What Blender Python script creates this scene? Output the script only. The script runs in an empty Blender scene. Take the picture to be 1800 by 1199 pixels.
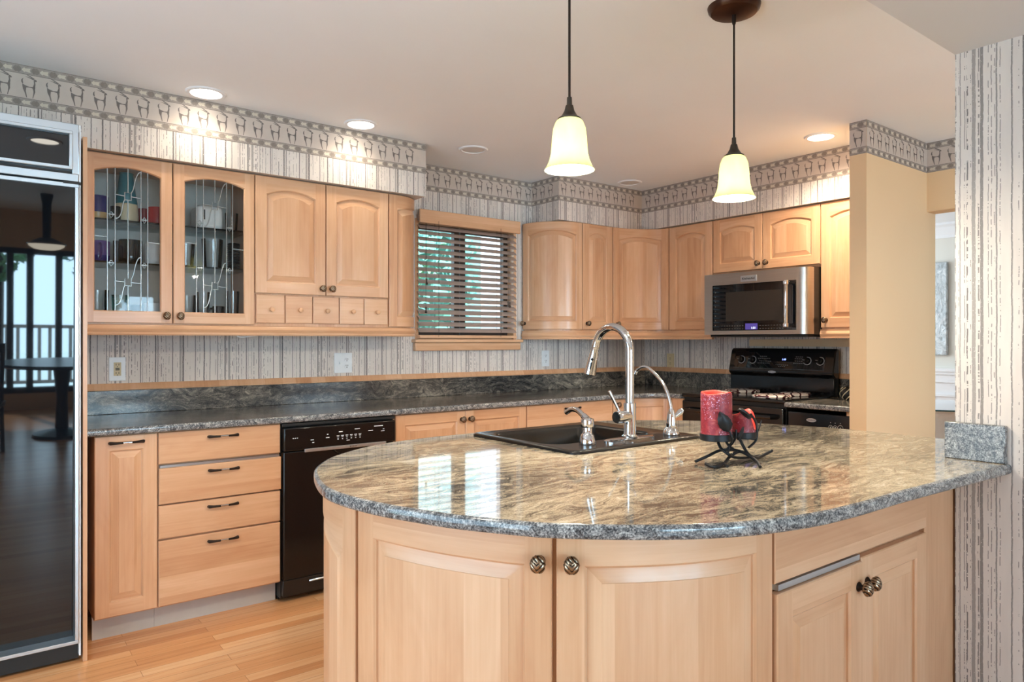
import bpy, bmesh, math, random
from mathutils import Vector, Matrix
from mathutils.geometry import tessellate_polygon

SC = bpy.context.scene
COL = SC.collection
rad = math.radians

# ------------------------------------------------------------------ camera, world, sun, area lights, exposure
cam_d = bpy.data.cameras.new('camera')
cam = bpy.data.objects.new('camera', cam_d)
COL.objects.link(cam)
cam.location = (0, 0, 1.273)
cam.rotation_euler = (rad(90), 0, rad(-37.7))
cam_d.sensor_width = 36.0
cam_d.lens = 1235.0 / 1800.0 * 36.0
cam_d.clip_start = 0.05
SC.camera = cam
SC.view_settings.view_transform = 'Standard'
SC.view_settings.look = 'None'
SC.cycles.transparent_max_bounces = 32
SC.view_settings.gamma = 1.0
SC.view_settings.use_curve_mapping = False
SC.view_settings.exposure = 0.46

world = bpy.data.worlds.new('sky')
SC.world = world
world.use_nodes = True
wn = world.node_tree
wn.nodes.clear()
w_out = wn.nodes.new('ShaderNodeOutputWorld')
w_bg = wn.nodes.new('ShaderNodeBackground')
w_bg.inputs['Color'].default_value = (0.62, 0.82, 1.0, 1)
w_bg.inputs['Strength'].default_value = 2.2
wn.links.new(w_bg.outputs[0], w_out.inputs[0])


def light(name, kind, loc, rot=(0, 0, 0), energy=10.0, color=(1, 1, 1), **kw):
    d = bpy.data.lights.new(name, kind)
    d.energy = energy
    d.color = color
    for k, v in kw.items():
        setattr(d, k, v)
    o = bpy.data.objects.new(name, d)
    o.location = loc
    o.rotation_euler = rot
    COL.objects.link(o)
    return o


light('sun', 'SUN', (0, 0, 6), (rad(42), 0, rad(-14)), 6.0, (1.0, 0.96, 0.9), angle=rad(1.0))
# daylight: the bright sky outside the dining-room windows behind the camera, the kitchen window; left, hall and far-room lights are added fill
light('daylight_dining_window', 'AREA', (0.7, -7.0, 1.3), (rad(-90), 0, rad(180)), 960.0, (0.52, 0.80, 1.0), shape='RECTANGLE', size=6.0, size_y=3.6)
light('fill_light_left', 'AREA', (-1.78, 1.35, 1.15), (0, rad(-90), 0), 38.0, (0.52, 0.80, 1.0), shape='RECTANGLE', size=1.9, size_y=2.4)  # added fill for the ceiling, at an invented opening on the unseen left
light('fill_light_far_room', 'AREA', (6.2, 4.6, 1.6), (rad(-90), 0, 0), 42.0, (0.80, 0.92, 1.0), shape='RECTANGLE', size=2.0, size_y=1.6)  # added fill standing inside the far room, no window there
light('fill_light_hall', 'AREA', (3.5, -1.16, 1.35), (rad(-90), 0, rad(180)), 15.0, (0.74, 0.90, 1.0), shape='RECTANGLE', size=1.4, size_y=1.5)  # added fill for the end wall, at an invented hall opening
light('daylight_kitchen_window', 'AREA', (2.72, 4.2, 1.68), (rad(-90), 0, 0), 4.5, (0.70, 0.86, 1.0), shape='RECTANGLE', size=0.76, size_y=0.7)


# ------------------------------------------------------------------ node helpers and materials
class NT:
    def __init__(s, name):
        s.m = bpy.data.materials.new(name)
        s.m.use_nodes = True
        s.t = s.m.node_tree
        s.t.nodes.clear()
        s.out = s.n('ShaderNodeOutputMaterial')

    def n(s, typ, **kw):
        x = s.t.nodes.new(typ)
        for k, v in kw.items():
            setattr(x, k, v)
        return x

    def put(s, sock, val):
        if hasattr(val, 'is_output'):
            s.t.links.new(val, sock)
        else:
            sock.default_value = val

    def math(s, op, a, b=0.0, c=0.0):
        x = s.n('ShaderNodeMath', operation=op)
        s.put(x.inputs[0], a)
        s.put(x.inputs[1], b)
        s.put(x.inputs[2], c)
        return x.outputs[0]

    def xyz(s, vec):
        x = s.n('ShaderNodeSeparateXYZ')
        s.put(x.inputs[0], vec)
        return x.outputs

    def cxyz(s, x, y, z=0.0):
        q = s.n('ShaderNodeCombineXYZ')
        s.put(q.inputs[0], x)
        s.put(q.inputs[1], y)
        s.put(q.inputs[2], z)
        return q.outputs[0]

    def noise(s, vec, scale, detail=2.0, rough=0.5, dist=0.0, color=False):
        x = s.n('ShaderNodeTexNoise')
        s.put(x.inputs['Vector'], vec)
        x.inputs['Scale'].default_value = scale
        x.inputs['Detail'].default_value = detail
        x.inputs['Roughness'].default_value = rough
        x.inputs['Distortion'].default_value = dist
        return x.outputs['Color' if color else 'Fac']

    def mapping(s, vec, scale=(1, 1, 1), loc=(0, 0, 0), rot=(0, 0, 0)):
        x = s.n('ShaderNodeMapping')
        s.put(x.inputs['Vector'], vec)
        x.inputs['Scale'].default_value = scale
        x.inputs['Location'].default_value = loc
        x.inputs['Rotation'].default_value = rot
        return x.outputs[0]

    def ramp(s, fac, stops, interp='LINEAR'):
        x = s.n('ShaderNodeValToRGB')
        s.put(x.inputs[0], fac)
        r = x.color_ramp
        r.interpolation = interp
        while len(r.elements) > 1:
            r.elements.remove(r.elements[-1])
        r.elements[0].position = stops[0][0]
        r.elements[0].color = tuple(stops[0][1]) + (1,)
        for p, c in stops[1:]:
            e = r.elements.new(p)
            e.color = tuple(c) + (1,)
        return x.outputs[0]

    def mix(s, fac, a, b, mode='MIX'):
        x = s.n('ShaderNodeMix', data_type='RGBA', blend_type=mode)
        s.put(x.inputs[0], fac)
        for k, v in ((6, a), (7, b)):
            s.put(x.inputs[k], v if hasattr(v, 'is_output') else tuple(v) + (1,))
        return x.outputs[2]

    def uv(s):
        return s.n('ShaderNodeTexCoord').outputs['UV']

    def obj(s):
        return s.n('ShaderNodeTexCoord').outputs['Object']

    def bump(s, h, strength=0.2, dist=0.002):
        x = s.n('ShaderNodeBump')
        s.put(x.inputs['Height'], h)
        x.inputs['Strength'].default_value = strength
        x.inputs['Distance'].default_value = dist
        return x.outputs[0]

    def pbr(s, col, rough=0.5, metal=0.0, normal=None, **kw):
        p = s.n('ShaderNodeBsdfPrincipled')
        s.put(p.inputs['Base Color'], col if hasattr(col, 'is_output') else tuple(col) + (1,))
        s.put(p.inputs['Roughness'], rough)
        s.put(p.inputs['Metallic'], metal)
        if normal is not None:
            s.put(p.inputs['Normal'], normal)
        for k, v in kw.items():
            s.put(p.inputs[k.replace('_', ' ')], v)
        s.t.links.new(p.outputs[0], s.out.inputs[0])
        return p


def lin(r, g, b):
    f = lambda c: (c / 255 / 12.92) if c / 255 <= 0.04045 else ((c / 255 + 0.055) / 1.055) ** 2.4
    return (f(r), f(g), f(b))


def plain(name, rgb, rough=0.5, metal=0.0, var=0.06, scale=30, **kw):
    t = NT(name)
    c = lin(*rgb)
    f = t.noise(t.obj(), scale, 3)
    col = t.mix(f, tuple(x * (1 - var) for x in c), tuple(min(1, x * (1 + var)) for x in c))
    t.pbr(col, rough, metal, **kw)
    return t.m


def m_maple():
    t = NT('maple')
    uv = t.uv()
    u, v, _ = t.xyz(uv)
    board = t.math('FLOOR', t.math('DIVIDE', t.math('ADD', u, t.math('MULTIPLY', t.noise(t.cxyz(t.math('MULTIPLY', u, 9.0), 0.3), 1.0, 0), 0.06)), 0.085))
    wnz = t.n('ShaderNodeTexWhiteNoise', noise_dimensions='1D')
    t.put(wnz.inputs['W'], board)
    grain = t.noise(t.cxyz(t.math('MULTIPLY', u, 70.0), t.math('MULTIPLY', v, 2.2), board), 1.0, 4, 0.6, 0.4)
    cloud = t.noise(t.cxyz(t.math('MULTIPLY', u, 9.0), t.math('MULTIPLY', v, 2.5), board), 1.0, 3, 0.6, 0.8)
    fac = t.math('ADD', t.math('ADD', t.math('MULTIPLY', grain, 0.35), t.math('MULTIPLY', cloud, 0.40)), t.math('MULTIPLY', wnz.outputs['Value'], 0.25))
    col = t.ramp(fac, [(0.25, lin(196, 142, 103)), (0.5, lin(214, 166, 128)), (0.75, lin(228, 186, 150))])
    t.pbr(col, 0.32, normal=t.bump(grain, 0.04, 0.001), Coat_Weight=0.15, Coat_Roughness=0.12)
    return t.m


def m_oak_floor():
    t = NT('oak_floor')
    o = t.obj()
    br = t.n('ShaderNodeTexBrick', offset=0.37, offset_frequency=2, squash=1.0)
    t.put(br.inputs['Vector'], t.mapping(o, (1, 1, 1)))
    br.inputs['Scale'].default_value = 1.0
    br.inputs['Brick Width'].default_value = 0.83
    br.inputs['Row Height'].default_value = 0.057
    br.inputs['Mortar Size'].default_value = 0.0009
    br.inputs['Mortar Smooth'].default_value = 0.2
    br.inputs['Color1'].default_value = (0, 0, 0, 1)
    br.inputs['Color2'].default_value = (1, 1, 1, 1)
    br.inputs['Mortar'].default_value = (0.4, 0.4, 0.4, 1)
    x, y, z = t.xyz(o)
    g = t.noise(t.cxyz(t.math('MULTIPLY', x, 2.5), t.math('MULTIPLY', y, 60.0), br.outputs['Color']), 1.0, 4, 0.65, 0.6)
    fac = t.math('ADD', t.math('MULTIPLY', br.outputs['Color'], 0.45), t.math('MULTIPLY', g, 0.55))
    col = t.ramp(fac, [(0.15, lin(196, 130, 82)), (0.5, lin(224, 164, 112)), (0.85, lin(240, 196, 150))])
    col = t.mix(t.math('MULTIPLY', br.outputs['Fac'], 0.6), col, lin(110, 60, 30))
    t.pbr(col, 0.25, normal=t.bump(g, 0.05, 0.001))
    return t.m


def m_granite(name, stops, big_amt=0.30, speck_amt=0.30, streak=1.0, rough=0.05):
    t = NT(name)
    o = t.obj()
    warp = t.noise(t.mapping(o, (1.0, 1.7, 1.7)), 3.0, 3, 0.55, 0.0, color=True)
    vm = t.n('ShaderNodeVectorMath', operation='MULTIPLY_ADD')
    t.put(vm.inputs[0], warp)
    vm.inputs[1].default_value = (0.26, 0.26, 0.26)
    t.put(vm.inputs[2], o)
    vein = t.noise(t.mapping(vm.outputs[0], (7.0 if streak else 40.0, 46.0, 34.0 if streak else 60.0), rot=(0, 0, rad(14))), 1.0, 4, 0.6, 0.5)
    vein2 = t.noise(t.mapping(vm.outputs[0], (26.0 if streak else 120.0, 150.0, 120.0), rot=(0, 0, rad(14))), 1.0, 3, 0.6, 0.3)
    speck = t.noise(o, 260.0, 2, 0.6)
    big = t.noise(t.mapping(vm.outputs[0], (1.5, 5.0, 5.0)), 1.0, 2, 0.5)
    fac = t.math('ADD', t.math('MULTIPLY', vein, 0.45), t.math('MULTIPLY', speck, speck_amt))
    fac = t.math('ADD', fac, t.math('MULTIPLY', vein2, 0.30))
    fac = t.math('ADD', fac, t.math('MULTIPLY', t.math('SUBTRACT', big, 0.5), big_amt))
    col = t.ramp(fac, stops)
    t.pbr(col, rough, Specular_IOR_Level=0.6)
    return t.m


def m_wallpaper(seed=3, period=0.53):
    t = NT('striped_wallpaper')
    rng = random.Random(seed)
    u, v, _ = t.xyz(t.uv())
    rag = t.noise(t.cxyz(t.math('MULTIPLY', u, 25.0), t.math('MULTIPLY', v, 55.0)), 1.0, 2, 0.6)
    rag2 = t.noise(t.cxyz(t.math('MULTIPLY', u, 4.0), t.math('MULTIPLY', v, 7.0)), 1.0, 1)
    uu = t.math('ADD', u, t.math('ADD', t.math('MULTIPLY', rag, 0.0030), t.math('MULTIPLY', rag2, 0.005)))
    fr = t.math('FRACT', t.math('DIVIDE', uu, period))
    bg = (0, 0, 0)

    def band(ws, k=1.0):
        stops = [(0.0, bg)]
        for p, w, g in sorted(ws):
            stops.append((p / period, (g, g, g)))
            stops.append(((p + w * k) / period, bg))
        return t.ramp(fr, stops[:32], 'CONSTANT')
    solid = band([(0.014, .0028, .8), (0.050, .0080, .82), (0.071, .0115, .66), (0.112, .0036, .95), (0.166, .0042, 1), (0.176, .0028, .85), (0.236, .0060, 1), (0.247, .0036, .9), (0.318, .0034, .95), (0.353, .0095, .62), (0.368, .0070, 1), (0.430, .0032, .9), (0.474, .0048, 1), (0.505, .0030, .8)])
    dash = band([(0.006, .002, .9), (0.027, .0027, .95), (0.036, .002, .8), (0.062, .0022, .85), (0.092, .0034, .95), (0.101, .0020, .9), (0.125, .0034, .85), (0.142, .0028, .95), (0.195, .0022, .85), (0.208, .0046, .8), (0.265, .0022, .9), (0.286, .0034, .95), (0.301, .002, .8), (0.392, .0034, .95), (0.452, .0022, .85)])
    dash2 = band([(0.020, .002, .85), (0.084, .002, .85), (0.118, .002, .85), (0.152, .0022, .95), (0.187, .0024, .85), (0.222, .002, .85), (0.256, .002, .8), (0.275, .002, .85), (0.334, .0022, .85), (0.342, .0018, .9), (0.383, .002, .85), (0.405, .0024, .85), (0.416, .002, .85), (0.441, .0022, .85), (0.488, .0022, .9)])
    c1 = t.math('FLOOR', t.math('MULTIPLY', u, 130.0))
    d1 = t.math('GREATER_THAN', t.noise(t.cxyz(t.math('MULTIPLY', c1, 3.7), t.math('MULTIPLY', v, 20.0)), 1.0, 4, 0.72), 0.49)
    d2 = t.math('GREATER_THAN', t.noise(t.cxyz(t.math('MULTIPLY', c1, 5.3), t.math('MULTIPLY', v, 30.0)), 1.0, 4, 0.72), 0.555)
    grit = t.math('GREATER_THAN', t.noise(t.cxyz(t.math('MULTIPLY', u, 260.0), t.math('MULTIPLY', v, 160.0)), 1.0, 2, 0.6), 0.34)
    worn = t.math('GREATER_THAN', t.noise(t.cxyz(t.math('MULTIPLY', u, 90.0), t.math('MULTIPLY', v, 9.0)), 1.0, 3, 0.7), 0.26)
    s = t.math('MULTIPLY', t.math('MULTIPLY', solid, grit), worn)
    s = t.math('MAXIMUM', s, t.math('MAXIMUM', t.math('MULTIPLY', dash, d1), t.math('MULTIPLY', dash2, d2)))
    bgc = t.ramp(t.noise(t.cxyz(t.math('MULTIPLY', u, 9.0), t.math('MULTIPLY', v, 1.5)), 1.0, 4, 0.6), [(0.3, lin(208, 197, 190)), (0.7, lin(226, 216, 208))])
    col = t.mix(t.math('MULTIPLY', s, 0.9), bgc, lin(104, 97, 96))
    t.pbr(col, 0.7)
    return t.m


def m_paint(name, rgb):
    t = NT(name)
    c = lin(*rgb)
    n = t.noise(t.obj(), 2.0, 2)
    col = t.mix(n, tuple(x * 0.97 for x in c), tuple(min(1, x * 1.03) for x in c))
    t.pbr(col, 0.75, normal=t.bump(t.noise(t.obj(), 220, 2), 0.05, 0.0005))
    return t.m


def m_glass(name='clear_glass', tint=(1, 1, 1), refl=0.9, fixed=None):
    t = NT(name)
    tr = t.n('ShaderNodeBsdfTransparent')
    tr.inputs[0].default_value = tuple(tint) + (1,)
    gl = t.n('ShaderNodeBsdfGlossy')
    gl.inputs['Roughness'].default_value = 0.02
    fr = t.n('ShaderNodeFresnel')
    fr.inputs[0].default_value = 1.5
    mx = t.n('ShaderNodeMixShader')
    t.put(mx.inputs[0], t.math('MULTIPLY', fr.outputs[0], refl) if fixed is None else fixed)
    t.t.links.new(tr.outputs[0], mx.inputs[1])
    t.t.links.new(gl.outputs[0], mx.inputs[2])
    t.t.links.new(mx.outputs[0], t.out.inputs[0])
    return t.m


def m_emit(name, rgb, s):
    t = NT(name)
    e = t.n('ShaderNodeEmission')
    e.inputs[0].default_value = tuple(rgb) + (1,)
    e.inputs[1].default_value = s
    t.t.links.new(e.outputs[0], t.out.inputs[0])
    return t.m


def m_shade():
    t = NT('frosted_amber_glass')
    o = t.obj()
    n = t.noise(t.mapping(o, (1, 1, 0.4)), 26, 3, 0.6)
    col = t.mix(n, lin(226, 231, 186), lin(238, 240, 212))
    d = t.n('ShaderNodeBsdfDiffuse')
    tl = t.n('ShaderNodeBsdfTranslucent')
    t.put(d.inputs[0], col)
    t.put(tl.inputs[0], col)
    mx = t.n('ShaderNodeMixShader')
    mx.inputs[0].default_value = 0.62
    t.t.links.new(d.outputs[0], mx.inputs[1])
    t.t.links.new(tl.outputs[0], mx.inputs[2])
    t.t.links.new(mx.outputs[0], t.out.inputs[0])
    return t.m


def m_steel():
    t = NT('brushed_steel')
    x, y, z = t.xyz(t.obj())
    n = t.noise(t.cxyz(t.math('MULTIPLY', x, 3), t.math('MULTIPLY', y, 3), t.math('MULTIPLY', z, 700)), 1.0, 2)
    t.pbr(t.mix(n, lin(176, 168, 160), lin(200, 193, 184)), 0.28, 1.0)
    return t.m


def m_wax():
    t = NT('mottled_red_wax')
    o = t.obj()
    n = t.noise(o, 45, 4, 0.65, 1.2)
    g = t.noise(o, 16, 2)
    sp = t.math('GREATER_THAN', t.noise(o, 230, 2, 0.7), 0.62)
    c = t.ramp(n, [(0.3, lin(112, 28, 42)), (0.55, lin(156, 46, 58)), (0.8, lin(204, 112, 98))])
    c = t.mix(t.math('MULTIPLY', sp, t.math('GREATER_THAN', g, 0.48)), c, lin(226, 190, 222))
    t.pbr(c, 0.4, normal=t.bump(n, 0.5, 0.004), Subsurface_Weight=0.10, Subsurface_Radius=(0.02, 0.006, 0.005), Subsurface_Scale=0.5)
    return t.m


def m_cover():
    t = NT('patterned_enamel')
    o = t.obj()
    n = t.n('ShaderNodeTexVoronoi', feature='DISTANCE_TO_EDGE')
    t.put(n.inputs['Vector'], t.mapping(o, (1, 1, 1)))
    n.inputs['Scale'].default_value = 14
    e = t.math('LESS_THAN', n.outputs['Distance'], 0.07)
    d = t.math('GREATER_THAN', t.noise(o, 18, 2), 0.60)
    c = t.mix(d, lin(232, 222, 214), lin(126, 40, 48))
    c = t.mix(e, c, lin(70, 36, 40))
    t.pbr(c, 0.2)
    return t.m


def m_foliage(name, a, b):
    t = NT(name)
    n = t.noise(t.obj(), 5.0, 3)
    t.pbr(t.mix(n, lin(*a), lin(*b)), 0.6)
    return t.m



MAPLE = m_maple()
FLOOR = m_oak_floor()
GRANITE = m_granite('streaked_granite', [(0.37, lin(40, 39, 38)), (0.46, lin(96, 90, 82)), (0.52, lin(146, 133, 115)), (0.59, lin(180, 165, 141)), (0.70, lin(214, 204, 186))])
GRANITE_SHADED = m_granite('shaded_streaked_granite', [(0.38, lin(28, 29, 31)), (0.48, lin(66, 65, 64)), (0.56, lin(102, 98, 92)), (0.64, lin(146, 138, 126)), (0.76, lin(196, 188, 174))], rough=0.14)  # same stone as the peninsula top, its dimmer lighting put into the colour
GRANITE_E = m_granite('cut_granite_edge', [(0.42, lin(22, 23, 26)), (0.51, lin(54, 56, 60)), (0.59, lin(92, 93, 95)), (0.67, lin(140, 139, 138)), (0.80, lin(200, 198, 194))], 0.10, 0.5, 0, 0.12)
PAPER = m_wallpaper()
CEIL = m_paint('ceiling_paint', (243, 246, 250))
CREAM = m_paint('cream_wall_paint', (228, 196, 156))
FARW = m_paint('pale_wall_paint', (226, 224, 216))
WHITE = m_paint('white_trim_paint', (238, 240, 244))
HEADER = m_paint('white_bulkhead_paint', (214, 213, 214))
GLASS = m_glass()
TUMBLER = m_glass('thin_drinking_glass', (0.965, 0.975, 0.98), 1.0)
SHELF = m_glass('shelf_glass', (0.86, 0.94, 0.94), 1.0)
PANE = m_glass('window_glass', (0.96, 1.0, 1.0), 0.9)
BLACK = plain('black_gloss', (16, 16, 17), 0.12)
BLACKM = plain('black_satin', (22, 21, 20), 0.4)
BLACKGL = NT('black_mirror_glass')
BLACKGL.pbr((0.004, 0.005, 0.007), 0.02, Specular_IOR_Level=0.5, IOR=1.6)
BLACKGL = BLACKGL.m
SINKM = plain('black_composite', (24, 22, 20), 0.22)
CHROME = plain('chrome', (218, 218, 220), 0.07, 1.0, 0.02)
STEEL = m_steel()
SILVER = plain('silver_trim', (196, 202, 208), 0.3, 0.9, 0.02)
BRONZE = plain('bronze_metal', (46, 36, 30), 0.4, 0.7, 0.2, 60)
BRONZE_L = plain('light_bronze', (158, 138, 116), 0.3, 1.0, 0.3, 120)
IRON = plain('dark_iron', (44, 44, 46), 0.45, 0.6, 0.2, 60)
PLATE = plain('white_plastic', (232, 234, 236), 0.4)
IVORY = plain('ivory_plastic', (206, 186, 146), 0.45)
SLOT = plain('dark_slot', (40, 36, 32), 0.6)
SHADE = m_shade()
BULB = m_emit('lit_bulb', (1.0, 0.86, 0.62), 14.0)
CANLIT = m_emit('lit_lens', (1.0, 0.93, 0.80), 9.0)
CANOFF = plain('unlit_lens', (214, 210, 206), 0.5)
BLUELED = m_emit('blue_digits', (0.25, 0.35, 1.0), 3.0)
PURPLE = m_emit('violet_display', (0.10, 0.07, 0.30), 0.8)
WAX = m_wax()
WAXIN = plain('bright_red_wax', (232, 74, 62), 0.4, 0, 0.1, 40, Subsurface_Weight=0.3, Subsurface_Radius=(0.02, 0.006, 0.005), Subsurface_Scale=0.5)
COVER = m_cover()
B_BG = plain('border_paper', (198, 184, 174), 0.7, 0, 0.10, 18)
B_DK = plain('border_ink', (118, 108, 104), 0.7, 0, 0.22, 70)
B_MID = plain('border_band', (162, 150, 142), 0.7, 0, 0.15, 70)
B_HX = plain('border_lozenge', (138, 127, 119), 0.7, 0, 0.2, 90)
B_LT = plain('border_arrow', (206, 194, 178), 0.7, 0, 0.05, 50)
SLATM = plain('blind_slat_wood', (170, 147, 136), 0.4, 0, 0.08, 12)
DKWOOD = plain('dark_sash_wood', (58, 44, 36), 0.5)
GREY = plain('grey_primer', (188, 180, 172), 0.6)
LEAD = plain('lead_came', (168, 168, 166), 0.3, 0.9)
LEAF1 = m_foliage('tree_leaves', (96, 160, 120), (176, 226, 186))
LEAF2 = m_foliage('tree_leaves_teal', (84, 158, 146), (160, 226, 214))
BARK = plain('bark', (84, 70, 58), 0.9)
LAWN = m_foliage('lawn_grass', (96, 140, 84), (140, 176, 116))
SIDING = plain('pale_siding', (226, 222, 236), 0.7, 0, 0.02)
TEAL = plain('teal_plastic', (40, 112, 122), 0.35)
CREAMP = plain('cream_ceramic', (212, 198, 164), 0.35)
NAVY = plain('navy_glaze', (38, 34, 104), 0.2)
GOLD = plain('tan_glaze', (196, 160, 104), 0.3)
RED = plain('red_glaze', (190, 44, 46), 0.25)
DKRED = plain('dark_red_glaze', (110, 30, 34), 0.25)
PURP = plain('purple_glaze', (92, 66, 128), 0.3)
WHITEC = plain('white_glaze', (232, 232, 230), 0.25)
TABLEW = plain('dark_table_wood', (48, 36, 28), 0.3)
TEALG = plain('teal_glass_edge', (40, 84, 92), 0.15)
ARTM = None


def m_art():
    t = NT('hammered_silver_relief')
    n = t.noise(t.mapping(t.obj(), (1, 1, 0.6)), 16, 5, 0.7, 2.0)
    c = t.ramp(n, [(0.3, lin(150, 160, 166)), (0.5, lin(204, 214, 220)), (0.7, lin(238, 242, 245))])
    t.pbr(c, 0.3, 0.2, normal=t.bump(n, 0.8, 0.02))
    return t.m


ARTM = m_art()


# ------------------------------------------------------------------ object and mesh helpers
ORIG = {}


def thing(name, label, cat, loc=(0, 0, 0), group=None):
    o = bpy.data.objects.new(name, None)
    o.empty_display_size = 0.05
    COL.objects.link(o)
    o.location = loc
    ORIG[o.name] = Vector(loc)
    return tag(o, label, cat, group)


def tag(o, label=None, cat=None, group=None, kind=None):
    for k, v in (('label', label), ('category', cat), ('group', group), ('kind', kind)):
        if v:
            o[k] = v
    return o


def origin_of(o):
    return ORIG.get(o.name, Vector((0, 0, 0))) if o is not None else Vector((0, 0, 0))


class MB:
    """collects faces in world coordinates"""

    def __init__(s):
        s.f = []
        s.T = None

    def face(s, pts, m=0, uv=None):
        pts = [Vector(p) for p in pts]
        if s.T is not None:
            pts = [s.T @ p for p in pts]
        s.f.append((pts, m, uv))

    def box(s, a, b, m=0, grain='z'):
        x0, y0, z0 = [min(p, q) for p, q in zip(a, b)]
        x1, y1, z1 = [max(p, q) for p, q in zip(a, b)]
        F = [((x0, y0, z0), (x1, y0, z0), (x1, y0, z1), (x0, y0, z1)), ((x1, y1, z0), (x0, y1, z0), (x0, y1, z1), (x1, y1, z1)),
             ((x0, y1, z0), (x0, y0, z0), (x0, y0, z1), (x0, y1, z1)), ((x1, y0, z0), (x1, y1, z0), (x1, y1, z1), (x1, y0, z1)),
             ((x0, y0, z1), (x1, y0, z1), (x1, y1, z1), (x0, y1, z1)), ((x0, y1, z0), (x1, y1, z0), (x1, y0, z0), (x0, y0, z0))]
        for k, q in enumerate(F):
            if k < 2:
                uv = [(p[0], p[2]) for p in q]
            elif k < 4:
                uv = [(p[1], p[2]) for p in q]
            else:
                uv = [(p[1], p[0]) for p in q]
            if grain != 'z' and k < 4:
                uv = [(b_, a_) for a_, b_ in uv]
            s.face(q, m, uv)
        return s

    def prism(s, poly, z0, z1, m=0, holes=None, bottom=True):
        n = len(poly)
        area = sum(poly[i][0] * poly[(i + 1) % n][1] - poly[(i + 1) % n][0] * poly[i][1] for i in range(n))
        if area < 0:
            poly = poly[::-1]
        d = 0.0
        for i in range(n):
            p, q = poly[i], poly[(i + 1) % n]
            l = math.dist(p, q)
            s.face([(p[0], p[1], z0), (q[0], q[1], z0), (q[0], q[1], z1), (p[0], p[1], z1)], m, [(d, z0), (d + l, z0), (d + l, z1), (d, z1)])
            d += l
        s.face([(p[0], p[1], z1) for p in poly], m, [(p[0], p[1]) for p in poly])
        if bottom:
            s.face([(p[0], p[1], z0) for p in reversed(poly)], m, [(p[0], p[1]) for p in reversed(poly)])
        return s

    def loops(s, L, m=0, closed=True, cap0=False, cap1=False, mats=None):
        """L: list of equal-length point loops, bridged one to the next"""
        for k in range(len(L) - 1):
            A, B = L[k], L[k + 1]
            n = len(A)
            mm = mats[k] if mats else m
            for i in range(n if closed else n - 1):
                j = (i + 1) % n
                s.face([A[i], A[j], B[j], B[i]], mm)
        if cap0:
            s.face(list(reversed(L[0])), mats[0] if mats else m)
        if cap1:
            s.face(list(L[-1]), mats[-1] if mats else m)
        return s

    def lathe(s, prof, c=(0, 0, 0), n=24, m=0, M=None, mats=None):
        L = []
        for r, z in prof:
            ring = []
            for i in range(n):
                a = 2 * math.pi * i / n
                p = Vector((r * math.cos(a), r * math.sin(a), z))
                if M is not None:
                    p = M @ p
                ring.append(p + Vector(c))
            L.append(ring)
        s.loops(L, m, True, prof[0][0] > 1e-6, prof[-1][0] > 1e-6, mats)
        return s

    def tube(s, pts, r, n=10, m=0, cap=True, flat=1.0):
        pts = [Vector(p) for p in pts]
        N = len(pts)
        rs = r if isinstance(r, (list, tuple)) else [r] * N
        up = None
        L = []
        for i in range(N):
            t = (pts[min(i + 1, N - 1)] - pts[max(i - 1, 0)]).normalized()
            if up is None:
                up = Vector((0, 0, 1)) if abs(t.z) < 0.9 else Vector((1, 0, 0))
            up = (up - t * up.dot(t)).normalized()
            sd = t.cross(up)
            L.append([pts[i] + (up * math.cos(2 * math.pi * k / n) * flat + sd * math.sin(2 * math.pi * k / n)) * rs[i] for k in range(n)])
        s.loops(L, m, True, cap, cap)
        return s

    def build(s, name, mats, parent=None, smooth=35, bevel=0.0, segs=2, recalc=True, origin=None):
        org = origin_of(parent) if origin is None else Vector(origin)
        vs, fs, ms, uvs = [], [], [], []
        for pts, m, uv in s.f:
            b = len(vs)
            vs.extend(p - org for p in pts)
            fs.append(tuple(range(b, b + len(pts))))
            ms.append(m)
            if uv is None:
                nrm = Vector((0, 0, 0))
                for i in range(len(pts)):
                    p, q = pts[i], pts[(i + 1) % len(pts)]
                    nrm += Vector(((p.y - q.y) * (p.z + q.z), (p.z - q.z) * (p.x + q.x), (p.x - q.x) * (p.y + q.y)))
                ax = max(range(3), key=lambda k: abs(nrm[k]))
                uv = [((p.y, p.z) if ax == 0 else (p.x, p.z) if ax == 1 else (p.y, p.x)) for p in pts]
            uvs.extend(uv)
        me = bpy.data.meshes.new(name)
        me.from_pydata([tuple(v) for v in vs], [], fs)
        ul = me.uv_layers.new(name='UVMap')
        ul.data.foreach_set('uv', [c for p in uvs for c in p])
        me.polygons.foreach_set('material_index', ms)
        mats = mats if isinstance(mats, (list, tuple)) else [mats]
        for x in mats:
            me.materials.append(x)
        bm = bmesh.new()
        bm.from_mesh(me)
        bmesh.ops.remove_doubles(bm, verts=bm.verts, dist=2e-5)
        bmesh.ops.dissolve_degenerate(bm, edges=bm.edges, dist=1e-6)
        if recalc:
            bmesh.ops.recalc_face_normals(bm, faces=bm.faces)
        bm.to_mesh(me)
        bm.free()
        if smooth:
            me.polygons.foreach_set('use_smooth', [True] * len(me.polygons))
            me.set_sharp_from_angle(angle=rad(smooth))
        o = bpy.data.objects.new(name, me)
        COL.objects.link(o)
        if parent is not None:
            o.parent = parent
            ORIG[o.name] = org
        elif origin is not None:
            o.location = org
            ORIG[o.name] = org
        if bevel:
            b = o.modifiers.new('bevel', 'BEVEL')
            b.width = bevel
            b.segments = segs
            b.limit_method = 'ANGLE'
            b.angle_limit = rad(40)
            b.harden_normals = False
        return o


def boxo(name, a, b, mat, parent=None, bevel=0.0, grain='z', **kw):
    return MB().box(a, b, 0, grain).build(name, mat, parent, bevel=bevel, **kw)


def structure(o):
    o['kind'] = 'structure'
    return o


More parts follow.
